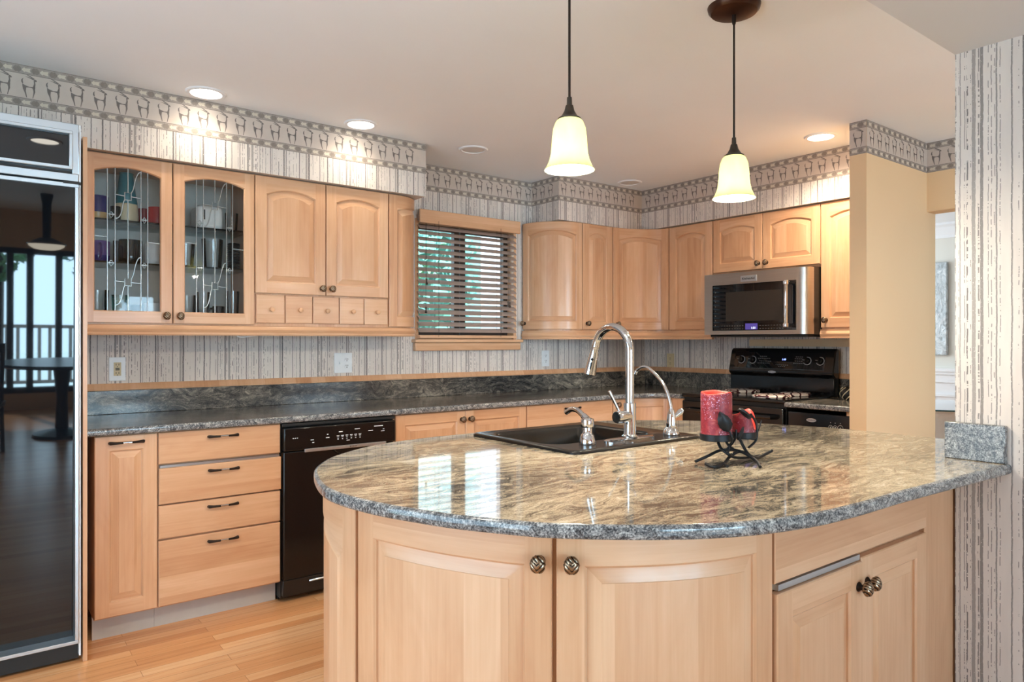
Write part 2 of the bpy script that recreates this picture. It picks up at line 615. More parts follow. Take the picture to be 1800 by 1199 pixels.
def text(name, body, size, loc, xdir, up, mat, parent, extrude=0.0004, align='CENTER'):
    c = bpy.data.curves.new(name, 'FONT')
    c.body = body
    c.size = size
    c.align_x = align
    c.align_y = 'CENTER'
    c.extrude = extrude
    c.resolution_u = 2
    c.materials.append(mat)
    tmp = bpy.data.objects.new(name, c)
    me = bpy.data.meshes.new_from_object(tmp)
    bpy.data.objects.remove(tmp)
    bpy.data.curves.remove(c)
    o = bpy.data.objects.new(name, me)
    COL.objects.link(o)
    x = Vector(xdir).normalized()
    y = Vector(up).normalized()
    z = x.cross(y)
    M = Matrix((x, y, z)).transposed().to_4x4()
    M.translation = Vector(loc) - origin_of(parent)
    o.parent = parent
    o.matrix_local = M
    return o


def catmull(P, n=8, closed=False):
    P = [Vector(p) for p in P]
    out = []
    N = len(P)
    for i in range(N if closed else N - 1):
        g = (lambda k: P[k % N]) if closed else (lambda k: P[max(0, min(N - 1, k))])
        p0, p1, p2, p3 = g(i - 1), g(i), g(i + 1), g(i + 2)
        for j in range(n):
            t = j / n
            out.append(0.5 * ((2 * p1) + (p2 - p0) * t + (2 * p0 - 5 * p1 + 4 * p2 - p3) * t * t + (3 * p1 - p0 - 3 * p2 + p3) * t ** 3))
    if not closed:
        out.append(P[-1])
    return out


class Path:
    """2-D polyline seen from its front, running left to right; normals point to the viewer"""

    def __init__(s, pts):
        s.p = [Vector((q[0], q[1])) for q in pts]
        s.l = [0.0]
        for i in range(1, len(s.p)):
            s.l.append(s.l[-1] + (s.p[i] - s.p[i - 1]).length)
        s.n = []
        N = len(s.p)
        for i in range(N):
            d = (s.p[min(i + 1, N - 1)] - s.p[max(0, i - 1)]).normalized()
            s.n.append(Vector((d.y, -d.x)))
        s.len = s.l[-1]
        s.curved = N > 2

    def at(s, a, d=0.0):
        k = 0
        while k < len(s.l) - 2 and a > s.l[k + 1]:
            k += 1
        f = (a - s.l[k]) / (s.l[k + 1] - s.l[k])
        n = (s.n[k].lerp(s.n[k + 1], max(0, min(1, f)))).normalized()
        p = s.p[k] + (s.p[k + 1] - s.p[k]) * f
        q = p + n * d
        return q, n

    def near(s, x, y):
        best = (9, 0)
        for i in range(801):
            a = s.len * i / 800
            p, _ = s.at(a)
            best = min(best, (math.dist(p, (x, y)), a))
        return best[1]


def lsp(a, b, n):
    return [a + (b - a) * i / n for i in range(n + 1)]


RNG = random.Random(11)


class Door:
    """a cabinet front on a path; its front face lies on the path, its back T behind it"""

    def __init__(s, path, a0, a1, z0, z1, kind='raised', T=0.02, st=0.056, rb=0.058, rt=0.058, arch=0.0, n=None, off=0.0, raise_w=0.034):
        s.path, s.a0, s.a1, s.z0, s.z1, s.T, s.off = path, a0, a1, z0, z1, T, off
        s.mb = MB()
        W = a1 - a0
        s.W = W
        cur = path.curved
        n = n or (16 if (cur or arch) else 4)
        ns = 3 if cur else 1
        c = 0.0028
        ou, ov = RNG.random() * 5, RNG.random() * 5

        def P(a, z, d):
            q, _ = path.at(a0 + a, d - T + off)
            return (q.x, q.y, z)

        def q(l, h=False):
            uv = [((z + ou, a + ov) if h else (a + ou, z + ov)) for a, z, d in l]
            s.mb.face([P(*x) for x in l], 0, uv)
        H0, H1 = z0 + c, z1 - c

        def strip(fa, fb, cols, d, h):
            for i in range(len(cols) - 1):
                a, b = cols[i], cols[i + 1]
                q([(a, fa(a), d), (b, fa(b), d), (b, fb(b), d), (a, fb(a), d)], h)
        allc = lsp(c, W - c, n + 4 if cur else 2) if kind == 'slab' else lsp(c, st, ns)[:-1] + lsp(st, W - st, n) + lsp(W - st, W - c, ns)[1:]
        if kind == 'slab':
            strip(lambda a: H0, lambda a: H1, allc, T, True)
        else:
            def zt(t):
                return z1 - rt - arch + arch * (1 - (2 * t - 1) ** 2)
            inner = lsp(st, W - st, n)
            strip(lambda a: H0, lambda a: H1, lsp(c, st, ns), T, False)
            strip(lambda a: H0, lambda a: H1, lsp(W - st, W - c, ns), T, False)
            strip(lambda a: H0, lambda a: z0 + rb, inner, T, True)
            strip(lambda a: zt((a - st) / (W - 2 * st)), lambda a: H1, inner, T, True)

            def loop(k, d):
                A = lsp(st + k, W - st - k, n)
                return ([(a, z0 + rb + k, d) for a in A], [(a, zt(i / n) - k, d) for i, a in enumerate(A)])
            if kind == 'glass':
                seq = [(0, T), (0.004, T - 0.005), (0.004, 0.0)]
            elif kind == 'flat':
                seq = [(0, T), (0.004, T - 0.004), (0.005, T - 0.009)]
            else:
                seq = [(0, T), (0.005, T - 0.005), (0.006, T - 0.010), (0.009, T - 0.010), (raise_w, T - 0.003), (raise_w + 0.001, T - 0.002)]
            LL = [loop(*x) for x in seq]
            for (b0, t0), (b1, t1) in zip(LL, LL[1:]):
                for i in range(n):
                    q([b0[i], b0[i + 1], b1[i + 1], b1[i]], True)
                    q([t0[i + 1], t0[i], t1[i], t1[i + 1]], True)
                q([b0[0], b1[0], t1[0], t0[0]])
                q([b1[n], b0[n], t0[n], t1[n]])
            if kind != 'glass':
                b, t_ = LL[-1]
                for i in range(n):
                    q([b[i], b[i + 1], t_[i + 1], t_[i]])
            s.inner = (st + 0.004, W - st - 0.004, z0 + rb + 0.004, zt)
            s.st = st
        for zz, zc in ((z0, H0), (z1, H1)):
            for i in range(len(allc) - 1):
                a, b = allc[i], allc[i + 1]
                a_, b_ = (0 if i == 0 else a), (W if i == len(allc) - 2 else b)
                q([(a, zc, T), (b, zc, T), (b_, zz, T - c), (a_, zz, T - c)], True)
                q([(a_, zz, T - c), (b_, zz, T - c), (b_, zz, 0), (a_, zz, 0)], True)
        for aa, ac in ((0, c), (W, W - c)):
            q([(ac, H0, T), (ac, H1, T), (aa, z1, T - c), (aa, z0, T - c)])
            q([(aa, z0, T - c), (aa, z1, T - c), (aa, z1, 0), (aa, z0, 0)])
        if kind != 'glass':
            strip(lambda a: z0, lambda a: z1, [0] + allc[1:-1] + [W], 0, False)

    def pos(s, a, z, d=0.0):
        q, n = s.path.at(s.a0 + a, d + s.off)
        return Vector((q.x, q.y, z)), Vector((n.x, n.y, 0))

    def build(s, name, parent, mat=None):
        return s.mb.build(name, mat or MAPLE, parent, smooth=28 if s.path.curved else 12, recalc=False)


# --- shared hardware meshes (local +Z points away from the door)
def mesh_only(mb, name, mats, smooth=40):
    o = mb.build(name, mats, None, smooth=smooth)
    me = o.data
    bpy.data.objects.remove(o)
    return me


def knob_mesh():
    mb = MB()
    mb.lathe([(0.0, 0.0), (0.0125, 0.0), (0.0125, 0.002), (0.008, 0.006), (0.0055, 0.010), (0.0055, 0.014)], n=20, m=0)
    n, m = 56, 36

    def g(x, y):
        w = (abs(x) * 0.85 - y) if y < 0.42 - abs(x) * 0.3 else (y * 1.1 + x * 0.9)
        return abs(math.sin(w * 5.6 + 0.4)) ** 0.6
    P = []
    for j in range(m + 1):
        th = math.pi * j / m
        ring = []
        for i in range(n):
            ph = 2 * math.pi * i / n
            x, y, z = math.sin(th) * math.cos(ph), math.sin(th) * math.sin(ph), -math.cos(th)
            k = 1.0 + 0.16 * (g(x, y) - 0.75) * min(1, 1.3 * math.sin(th) + 0.25)
            ring.append(((x * 0.0165 * k, y * 0.0190 * k, 0.024 + z * 0.0130 * k), g(x, y)))
        P.append(ring)
    for j in range(m):
        for i in range(n):
            q = [P[j][i], P[j][(i + 1) % n], P[j + 1][(i + 1) % n], P[j + 1][i]]
            mb.face([p for p, _ in q], 1 if sum(v for _, v in q) / 4 > 0.62 else 0)  # ridges take the lighter bronze, grooves the darker one
    return mesh_only(mb, 'leaf_knob', [BRONZE, BRONZE_L], 50)


def pull_mesh():
    mb = MB()
    L = 0.064
    pts = [(-L, 0, 0.004), (-L * 0.97, 0, 0.014), (-L * 0.7, 0, 0.021), (-0.02, 0, 0.024), (0.02, 0, 0.024), (L * 0.7, 0, 0.021), (L * 0.97, 0, 0.014), (L, 0, 0.004)]
    mb.tube(pts, [0.0065, 0.0075, 0.0055, 0.0048, 0.0048, 0.0055, 0.0075, 0.0065], 10, 0)
    mb.tube([(-0.017, 0, 0.024), (0.017, 0, 0.024)], 0.0054, 10, 1)
    return mesh_only(mb, 'bow_pull', [BRONZE, CHROME])


def peg_mesh():
    mb = MB()
    mb.lathe([(0.007, 0), (0.006, 0.006), (0.010, 0.012), (0.0128, 0.018), (0.0115, 0.024), (0.006, 0.0275), (0, 0.028)], n=16)
    return mesh_only(mb, 'wood_peg', [MAPLE])


KNOB, PULL, PEG = knob_mesh(), pull_mesh(), peg_mesh()


def attach(me, name, parent, pos, nrm):
    o = bpy.data.objects.new(name, me)
    COL.objects.link(o)
    z = Vector(nrm).normalized()
    x = Vector((0, 0, 1)).cross(z).normalized()
    y = z.cross(x)
    M = Matrix((x, y, z)).transposed().to_4x4()
    M.translation = Vector(pos) - origin_of(parent)
    o.parent = parent
    o.matrix_local = M
    return o

# ================================================================== THE SETTING
CZ = 2.44
WY = 4.012          # window wall
WX = 4.52           # range wall
structure(boxo('floor', (-1.7, -4.05, -0.08), (8.2, 5.3, 0.0), FLOOR, smooth=0))
structure(boxo('ceiling', (-1.7, -4.05, CZ), (8.2, 5.3, CZ + 0.1), CEIL, smooth=0))
w = MB()
w.box((-1.7, WY, 0), (2.30, WY + 0.14, CZ))
w.box((2.30, WY, 0), (3.135, WY + 0.14, 1.285))
w.box((2.30, WY, 2.075), (3.135, WY + 0.14, CZ))
w.box((3.135, WY, 0), (WX + 0.14, WY + 0.14, CZ))
structure(w.build('wall_back', PAPER, smooth=0))
structure(boxo('wall_right', (WX, 1.875, 0), (WX + 0.14, WY, CZ), PAPER, smooth=0))
w = MB()
w.box((-1.82, -4.05, 0), (-1.7, 0.15, CZ))
w.box((-1.82, 2.55, 0), (-1.7, WY + 0.14, CZ))
w.box((-1.82, 0.15, 0), (-1.7, 2.55, 0.15))
w.box((-1.82, 0.15, 2.1), (-1.7, 2.55, CZ))
structure(w.build('wall_left', CREAM, smooth=0))
w = MB()
for y in (0.15, 0.93, 1.71, 2.49):
    w.box((-1.75, y, 0.15), (-1.69, y + 0.06, 2.1))
for z in (0.15, 2.04):
    w.box((-1.75, 0.15, z), (-1.69, 2.55, z + 0.06))
structure(w.build('added_window_left', MAPLE, smooth=0))  # added unseen frame, invented to go with the left fill light
structure(boxo('wall_end', (3.738, 1.785, 0), (WX + 0.075, 1.875, CZ), CREAM, smooth=0))
w = MB()
w.box((4.475, 0.80, 2.035), (4.595, 1.785, CZ))
w.box((4.475, -1.1, 0), (4.595, 0.80, CZ))
structure(w.build('wall_doorway', CREAM, smooth=0))
w = MB()
w.box((2.57, -1.22, 0), (2.78, -1.1, CZ))
w.box((4.22, -1.22, 0), (4.595, -1.1, CZ))
w.box((2.78, -1.22, 0), (4.22, -1.1, 0.55))
w.box((2.78, -1.22, 2.15), (4.22, -1.1, CZ))
structure(w.build('wall_hall', CREAM, smooth=0))
w = MB()
for x in (2.78, 3.47, 4.16):
    w.box((x, -1.14, 0.55), (x + 0.06, -1.09, 2.15))
for z in (0.55, 2.09):
    w.box((2.78, -1.14, z), (4.22, -1.09, z + 0.06))
structure(w.build('added_window_hall', WHITE, smooth=0))  # added unseen frame, invented to go with the hall fill light
stub = structure(boxo('wall_stub', (2.445, -4.05, 0), (2.57, 0.893, CZ - 0.27), PAPER, smooth=0))
for q in stub.data.uv_layers[0].data:
    q.uv.x -= 0.768
w = MB()
w.box((1.60, 0.30, CZ - 0.27), (2.57, 0.893, CZ))
w.box((2.445, -4.05, CZ - 0.27), (2.57, 0.30, CZ))
structure(w.build('wall_bulkhead', HEADER, smooth=0))
# soffits above the wall cabinets
w = MB()
w.box((-1.7, 3.612, 2.13), (2.145, WY, CZ))
structure(w.build('wall_soffit_left', PAPER, smooth=0))
w = MB()
w.prism([(3.285, WY), (3.285, 3.712), (4.145, 3.712), (4.145, 1.875), (WX, 1.875), (WX, WY)], 2.13, CZ)
structure(w.build('wall_soffit_right', PAPER, smooth=0))
# dining-room window wall behind the camera
w = MB()
w.box((-1.7, -4.05, 0), (-0.9, -3.93, CZ))
w.box((2.2, -4.05, 0), (2.445, -3.93, CZ))
w.box((-0.9, -4.05, 1.98), (2.2, -3.93, CZ))
w.box((-0.9, -4.05, 0), (2.2, -3.93, 0.2))
structure(w.build('wall_front', CREAM, smooth=0))
wf = MB()
for x in (-0.9, -0.15, 0.36, 0.56, 0.86, 1.5, 2.13):
    wf.box((x, -4.04, 0.2), (x + 0.07, -3.94, 1.98))
for z in (0.2, 1.91):
    wf.box((-0.9, -4.04, z), (2.2, -3.94, z + 0.07))
structure(wf.build('window_2', DKWOOD, smooth=0))
# far room beyond the doorway
w = MB()
w.box((7.7, -1.0, 0), (7.82, 5.3, CZ))
w.box((4.595, 5.18, 0), (7.7, 5.3, CZ))
w.box((4.595, -1.1, 0), (7.82, -1.0, CZ))
w.box((WX + 0.14, 1.875, 0), (WX + 0.2, 5.18, CZ))
structure(w.build('wall_far', FARW, smooth=0))
w = MB()
w.box((7.655, -1, 0.94), (7.7, 5.18, 0.97))
w.box((7.67, -1, 0.86), (7.7, 5.18, 0.94))
w.box((7.64, -1, 0.97), (7.7, 5.18, 1.0))
w.box((7.685, -1, 0), (7.7, 5.18, 0.86))
for k in range(8):
    y = -0.6 + k * 0.75
    w.box((7.67, y, 0.72), (7.69, y + 0.62, 0.745))
    w.box((7.67, y, 0.18), (7.69, y + 0.62, 0.205))
    w.box((7.67, y, 0.18), (7.69, y + 0.025, 0.745))
    w.box((7.67, y + 0.595, 0.18), (7.69, y + 0.62, 0.745))
w.box((7.655, -1, 0), (7.7, 5.18, 0.13))
structure(w.build('trim_1', WHITE, smooth=0))
w = MB()
prof = [(7.70, 2.30), (7.69, 2.30), (7.68, 2.33), (7.63, 2.40), (7.59, 2.42), (7.59, CZ), (7.70, CZ)]
w.loops([[(x, -1, z) for x, z in prof], [(x, 5.18, z) for x, z in prof]], 0, True, True, True)
structure(w.build('trim_2', WHITE, smooth=0))


# --- wallpaper border: grazing horned animals between two arrow bands
def border(name, p0, p1, z1=CZ, ph=0.0):
    p0, p1 = Vector(p0 + (0,)), Vector(p1 + (0,))
    d = (p1 - p0)
    L = d.length
    d.normalize()
    nr = Vector((d.y, -d.x, 0))
    mb = MB()
    H = 0.176

    def P(s, z, o):
        q = p0 + d * s + nr * o
        return (q.x, q.y, z1 - H + z)

    def poly(pts, o, m, s0):
        # clip to the strip in s
        out = [(max(0.0, min(L, s0 + x)), y) for x, y in pts]
        if max(x for x, _ in out) - min(x for x, _ in out) < 1e-4:
            return
        mb.face([P(x, y, o) for x, y in out], m)
    o1, o2 = 0.0012, 0.0016
    mb.loops([[P(0, 0.0005, 0), P(0, 0.0005, 0.001), P(0, H, 0.001), P(0, H, 0)], [P(L, 0.0005, 0), P(L, 0.0005, 0.001), P(L, H, 0.001), P(L, H, 0)]], 0, False)
    for zb, h in ((0.003, 0.032), (H - 0.037, 0.034)):
        poly([(0, zb), (L, zb), (L, zb + h), (0, zb + h)], o1, 2, 0)
        mb.face([P(0, zb - 0.002, o1), P(L, zb - 0.002, o1), P(L, zb, o1), P(0, zb, o1)], 1)
        mb.face([P(0, zb + h, o1), P(L, zb + h, o1), P(L, zb + h + 0.002, o1), P(0, zb + h + 0.002, o1)], 1)
        p = 0.0636
        s = -p + (ph % p)
        zc = zb + h / 2
        while s < L:
            a = h * 0.30
            arrow = [(0.0, zc - zc), (0.010, a), (0.014, a * 0.62), (0.024, a * 0.8), (0.033, a * 0.9), (0.029, 0.0), (0.033, -a * 0.9), (0.024, -a * 0.8), (0.014, -a * 0.62), (0.010, -a)]
            poly([(x, zc + y) for x, y in arrow], o2, 3, s)
            b = h * 0.42
            hexa = [(0.034, 0), (0.037, b * 0.45), (0.043, b * 0.95), (0.049, b * 0.8), (0.055, b), (0.061, b * 0.5), (0.065, 0), (0.061, -b * 0.5), (0.055, -b), (0.049, -b * 0.8), (0.043, -b * 0.95), (0.037, -b * 0.45)]
            poly([(x, zc + y) for x, y in hexa], o2, 4, s)
            s += p
    w_, h_ = 0.050, 0.092
    polys = [[(.76, .52), (.92, .50), (.95, .66), (.92, .78), (1.06, .80), (1.02, .86), (.88, .90), (.82, .84), (.84, .68)],
             [(.02, .62), (.20, .555), (.50, .51), (.78, .53), (.94, .52), (.92, .42), (.74, .46), (.50, .475), (.30, .46), (.12, .44), (.03, .50)],
             [(.03, .50), (.12, .44), (.30, .46), (.27, .30), (.36, .0), (.30, .0), (.17, .24), (.06, .38)],
             [(.74, .46), (.92, .42), (.93, .30), (.84, .14), (.78, .0), (.73, .0), (.79, .20), (.80, .34)],
             [(.02, .62), (-.06, .70), (-.04, .80), (.10, .88), (.05, .78), (.09, .64)],
             [(.84, .88), (.88, .92), (.55, 1.02), (.22, 1.07), (.5, .98)],
             [(.80, .85), (.84, .89), (.5, .95), (.16, .97), (.45, .92)]]
    s = 0.012 + (ph % 0.0873)
    while s + w_ * 1.1 < L:
        for pl in polys:
            poly([(x * w_, 0.0405 + y * h_) for x, y in pl], o2, 1, s)
        s += 0.0873
    o = mb.build(name, [B_BG, B_DK, B_MID, B_LT, B_HX], smooth=0, recalc=False)
    return structure(o)


border('trim_3', (-1.0, 3.612), (2.145, 3.612), ph=0.03)
border('trim_4', (2.145, 3.612), (2.145, WY))
border('trim_5', (2.145, WY), (3.285, WY), ph=0.02)
border('trim_6', (3.285, WY), (3.285, 3.712))
border('trim_7', (3.285, 3.712), (4.145, 3.712), ph=0.01)
border('trim_8', (4.145, 3.712), (4.145, 1.875), ph=0.03)
border('trim_9', (3.738, 1.875), (3.738, 1.785), ph=0.01)
border('trim_10', (3.738, 1.785), (4.475, 1.785), ph=0.02)
border('trim_11', (4.475, 1.785), (4.475, -1.1), ph=0.015)

# wooden bead above the stone upstand, and the plain board under the microwave
w = MB()
pr = [(0.0, 1.026), (0.022, 1.026), (0.024, 1.034), (0.016, 1.050), (0.008, 1.060), (0.0, 1.060)]
A = [(0.372, WY - o, z) for o, z in pr]
B = [(WX - o, WY - o, z) for o, z in pr]
Cc = [(WX - o, 1.875, z) for o, z in pr]
w.loops([A, B, Cc], 0, True, True, True)
structure(w.build('trim_12', MAPLE))
structure(boxo('trim_13', (WX - 0.012, 1.9, 1.235), (WX, 3.0, 1.285), CREAM, smooth=0))

# --- kitchen window in the back wall
w = MB()
w.box((2.30, WY - 0.004, 1.285), (2.325, WY + 0.14, 2.075))
w.box((3.112, WY - 0.004, 1.285), (3.135, WY + 0.14, 2.075))
w.box((2.30, WY + 0.02, 2.055), (3.135, WY + 0.14, 2.075))
w.box((2.30, WY + 0.02, 1.285), (3.135, WY + 0.14, 1.30))
win = structure(w.build('window_1', MAPLE, smooth=0))
w = MB()
for x0, x1 in ((2.325, 2.36), (2.650, 2.690), (2.700, 2.742), (3.075, 3.112)):
    w.box((x0, WY + 0.07, 1.30), (x1, WY + 0.11, 2.055))
for x0, x1 in ((2.36, 2.65), (2.742, 3.075)):
    w.box((x0, WY + 0.075, 1.30), (x1, WY + 0.105, 1.335))
    w.box((x0, WY + 0.075, 2.02), (x1, WY + 0.105, 2.055))
w.build('sash_frame', DKWOOD, win, smooth=0)
w = MB()
w.box((2.36, WY + 0.088, 1.335), (2.65, WY + 0.091, 2.02))
w.box((2.742, WY + 0.088, 1.335), (3.075, WY + 0.091, 2.02))
w.build('window_pane', PANE, win, smooth=0)
w = MB()
w.box((2.275, WY - 0.055, 1.262), (3.165, WY + 0.02, 1.285), grain='x')
w.box((2.285, WY - 0.035, 1.208), (3.155, WY, 1.262), grain='x')
w.build('window_sill', MAPLE, win, bevel=0.006)

bl = thing('venetian_blind', 'wooden slatted venetian blind with matching valance in kitchen window', 'blind', (2.72, WY - 0.03, 1.3))
boxo('valance', (2.30, WY - 0.066, 2.040), (3.128, WY - 0.050, 2.128), MAPLE, bl, bevel=0.004, grain='x')
boxo('headrail', (2.315, WY - 0.048, 2.06), (3.12, WY - 0.002, 2.10), SLATM, bl)
w = MB()
ca, sa = math.cos(rad(37)), math.sin(rad(37))
zs = [1.345 + 0.0398 * k for k in range(18)]
for z in zs:
    L = []
    for x in (2.312, 3.112):
        ring = []
        for t, h in ((-.025, 0), (-.012, .0035), (0, .0045), (.012, .0035), (.025, 0), (.012, .0008), (0, .0018), (-.012, .0008)):
            ring.append((x, WY - 0.022 + t * ca - h * sa, z + t * sa + h * ca))
        L.append(ring)
    w.loops(L, 0, True, True, True)
w.build('slats', SLATM, bl)
boxo('bottom_rail', (2.312, WY - 0.045, 1.292), (3.112, WY + 0.0, 1.312), MAPLE, bl, bevel=0.003, grain='x')
for x in (2.44, 2.95):
    w = MB()
    for o in (-0.047, 0.002):
        w.tube([(x, WY - 0.022 + o, 1.30), (x, WY - 0.022 + o, 2.06)], 0.0011, 5)
    for z in zs:
        w.tube([(x - 0.001, WY - 0.069, z - 0.012), (x + 0.008, WY - 0.067, z - 0.004), (x - 0.001, WY - 0.066, z + 0.004)], 0.0009, 4)
    w.build('ladder_cord', SLOT, bl)
for x, z in ((2.355, 1.66), (2.350, 1.475), (3.022, 1.535), (3.037, 1.53)):
    cd = MB().tube([(x, WY - 0.058, z), (x, WY - 0.056, 2.05)], 0.0011, 5).build('pull_cord', SLOT, bl)
    MB().lathe([(0.0, 0.02), (0.004, 0.019), (0.005, 0.008), (0.0035, 0.0), (0.0075, -0.012), (0.008, -0.020), (0.0, -0.022)], (x, WY - 0.058, z), 10).build('cord_tassel', DKWOOD, cd)


# --- outdoors
def tree(name, label, x, y, h, r, seed, mat, group, z0=-1.2, n=900, leaf=0.16):
    rng = random.Random(seed)
    t = thing(name, label, 'tree', (x, y, z0), group)
    w = MB()
    w.tube([(x, y, z0), (x + 0.05, y, z0 + h * 0.5), (x - 0.04, y + 0.05, z0 + h)], [0.14, 0.10, 0.04], 8)
    w.build('trunk', BARK, t)
    w = MB()
    for i in range(n):
        a, b = rng.uniform(0, 6.28), math.acos(rng.uniform(-1, 1))
        k = r * rng.uniform(0.35, 1.0) ** 0.5
        c = Vector((x + k * math.sin(b) * math.cos(a), y + k * math.sin(b) * math.sin(a), z0 + h * 0.62 + k * 1.25 * math.cos(b)))
        u = Vector((rng.uniform(-1, 1), rng.uniform(-1, 1), rng.uniform(-1, 1))).normalized()
        v = u.orthogonal().normalized()
        s = leaf * rng.uniform(0.6, 1.3)
        w.face([c - u * s, c - v * s * 0.5, c + u * s, c + v * s * 0.5])
    w.build('foliage', mat, t, smooth=0, recalc=False)


structure(boxo('ground', (-12, 4.6, -1.35), (24, 24, -1.2), LAWN, smooth=0))
tree('yard_tree', 'leafy green tree outside the kitchen window, first from its left jamb', 3.9, 7.3, 5.4, 1.0, 1, LEAF2, None, n=1100)
tree('yard_tree', 'leafy green tree outside the kitchen window, beside the pale house', 5.25, 9.9, 6.4, 1.05, 2, LEAF1, None, n=1100)
tree('yard_tree', 'tall green tree outside, farthest from the kitchen window', 8.0, 16.0, 8.4, 2.1, 4, LEAF2, None, n=1100, leaf=0.22)
hs = thing('neighbour_house', 'pale clapboard house wall seen through the window blind', 'house', (8.8, 9.8, -1.2))
w = MB()
w.box((6.62, 9.4, -1.2), (11.0, 12.0, 4.2))
for k in range(30):
    w.box((6.615, 9.388, -1.2 + k * 0.18), (11.005, 9.402, -1.2 + k * 0.18 + 0.02))
w.build('siding', SIDING, hs, smooth=0)
w = MB()
w.loops([[(6.55, 9.2, 4.2), (6.55, 12.2, 4.2), (6.55, 10.7, 5.6)], [(11.2, 9.2, 4.2), (11.2, 12.2, 4.2), (11.2, 10.7, 5.6)]], 0, True, True, True)
w.build('roof', plain('roof_shingle', (110, 104, 104), 0.9), hs, smooth=0)

# deck, lawn and trees behind the dining-room windows (mirrored in the refrigerator door)
structure(boxo('ground', (-14, -30, -1.35), (16, -4.3, -1.2), LAWN, smooth=0))
structure(boxo('floor_deck', (-3, -6.6, -0.14), (5, -4.06, -0.06), plain('deck_boards', (170, 160, 150), 0.7), smooth=0))
rl = thing('deck_railing', 'white deck railing mirrored in the black refrigerator door', 'railing', (0.9, -6.4, -0.06))
boxo('top_rail', (-3, -6.45, 0.90), (5, -6.33, 0.95), WHITE, rl)
boxo('bottom_rail', (-3, -6.42, 0.05), (5, -6.36, 0.10), WHITE, rl)
w = MB()
for k in range(60):
    x = -2.95 + k * 0.135
    w.box((x, -6.41, 0.10), (x + 0.045, -6.37, 0.90))
w.build('balusters', WHITE, rl, smooth=0)
tree('lakeside_tree', 'green tree behind the deck, mirrored near the refrigerator frame', 1.6, -5.75, 3.9, 0.62, 6, LEAF2, None, z0=-0.06, n=500, leaf=0.08)
tree('lakeside_tree', 'green tree behind the deck, mirrored near the photo edge', 0.25, -5.9, 3.7, 0.55, 7, LEAF1, None, z0=-0.06, n=500, leaf=0.08)

# dining furniture, seen only as a reflection in the refrigerator door
dt = thing('dining_table', 'dark round dining table mirrored in the black refrigerator door', 'table', (0.75, -1.9, 0))
MB().lathe([(0, 0.72), (0.56, 0.72), (0.58, 0.735), (0.57, 0.755), (0, 0.755)], (0.75, -1.9, 0), 40).build('table_top', TABLEW, dt)
MB().lathe([(0.26, 0.0), (0.25, 0.03), (0.06, 0.08), (0.05, 0.4), (0.08, 0.7), (0.0, 0.72)], (0.75, -1.9, 0), 20).build('pedestal', TABLEW, dt)


def dining_chair(x, y, rz, label):
    t = thing('dining_chair', label, 'chair', (x, y, 0), 'dark chairs at the dining table')
    M = Matrix.Translation((x, y, 0)) @ Matrix.Rotation(rz, 4, 'Z')

    def mk(name, f):
        w = MB()
        w.T = M
        f(w)
        w.build(name, TABLEW, t)
    mk('seat', lambda w: w.box((-.21, -.2, .43), (.21, .21, .465)))
    for sx in (-.19, .19):
        mk('leg', lambda w: w.tube([(sx, -.17, 0), (sx * .95, -.16, .43)], .018, 8))
        mk('leg', lambda w: w.tube([(sx, .2, 0), (sx * .95, .18, .45), (sx * .95, .26, .95)], .018, 8))

    def back(w):
        w.box((-.2, .245, .90), (.2, .275, .98))
        for k in range(5):
            w.tube([(-.14 + .07 * k, .19, .46), (-.14 + .07 * k, .26, .92)], .009, 6)
    mk('backrest', back)


dining_chair(0.02, -1.10, rad(190), 'dark spindle-back chair mirrored low in the refrigerator door, nearer the photo edge')
dining_chair(1.55, -1.40, rad(110), 'dark spindle-back chair mirrored low in the refrigerator door, nearer the silver frame')
dl = thing('ceiling_light', 'hanging dome light with pale bowl mirrored in the refrigerator door', 'lamp', (0.62, -2.0, CZ))
MB().lathe([(0.055, 0), (0.055, -0.02), (0.04, -0.10), (0.035, -0.44), (0.05, -0.48), (0, -0.48)], (0.62, -2.0, CZ), 18).build('stem', BRONZE, dl)
MB().lathe([(0.16, -0.50), (0.15, -0.525), (0.11, -0.55), (0.06, -0.56), (0, -0.563)], (0.62, -2.0, CZ), 28).build('glass_bowl', m_emit('lit_bowl', (1.0, 0.9, 0.72), 5.0), dl)
MB().lathe([(0.0, -0.48), (0.06, -0.44), (0.17, -0.497), (0.165, -0.505), (0, -0.50)], (0.62, -2.0, CZ), 28).build('rim', BRONZE, dl)


# ================================================================== LAMPS
def can(x, y, lit, label, watts=0):
    t = thing('recessed_light', label, 'light', (x, y, CZ), 'recessed ceiling lights')
    MB().lathe([(0.068, -0.002), (0.070, -0.007), (0.084, -0.006), (0.090, -0.0005), (0.09, 0.0)], (x, y, CZ), 40).build('trim_ring', WHITE, t)
    MB().lathe([(0.0, -0.0045), (0.04, -0.0042), (0.069, -0.003)], (x, y, CZ), 40).build('lens', CANLIT if lit else CANOFF, t)
    if lit:
        light('can_beam', 'SPOT', (x, y, CZ - 0.02), (0, 0, 0), watts, (1.0, 0.86, 0.66), spot_size=rad(150), spot_blend=0.9, shadow_soft_size=0.05)


can(0.882, 3.492, True, 'lit round ceiling downlight above the two glass cabinet doors', 7)
can(1.668, 3.487, True, 'lit round ceiling downlight above the wall cupboard with five small drawers', 7)
can(2.430, 3.530, False, 'unlit round ceiling downlight above the kitchen window')
can(3.845, 3.560, False, 'unlit round ceiling downlight in the corner where the two bulkheads meet')
can(3.845, 2.095, True, 'lit round ceiling downlight above the microwave side of the room', 58)
can(0.35, 1.60, True, 'added fill downlight out of shot above the aisle by the refrigerator', 34)  # unseen lamp added to warm the left aisle
can(3.45, 0.30, True, 'added fill downlight out of shot above the passage', 20)  # unseen lamp added to brighten the passage and end wall


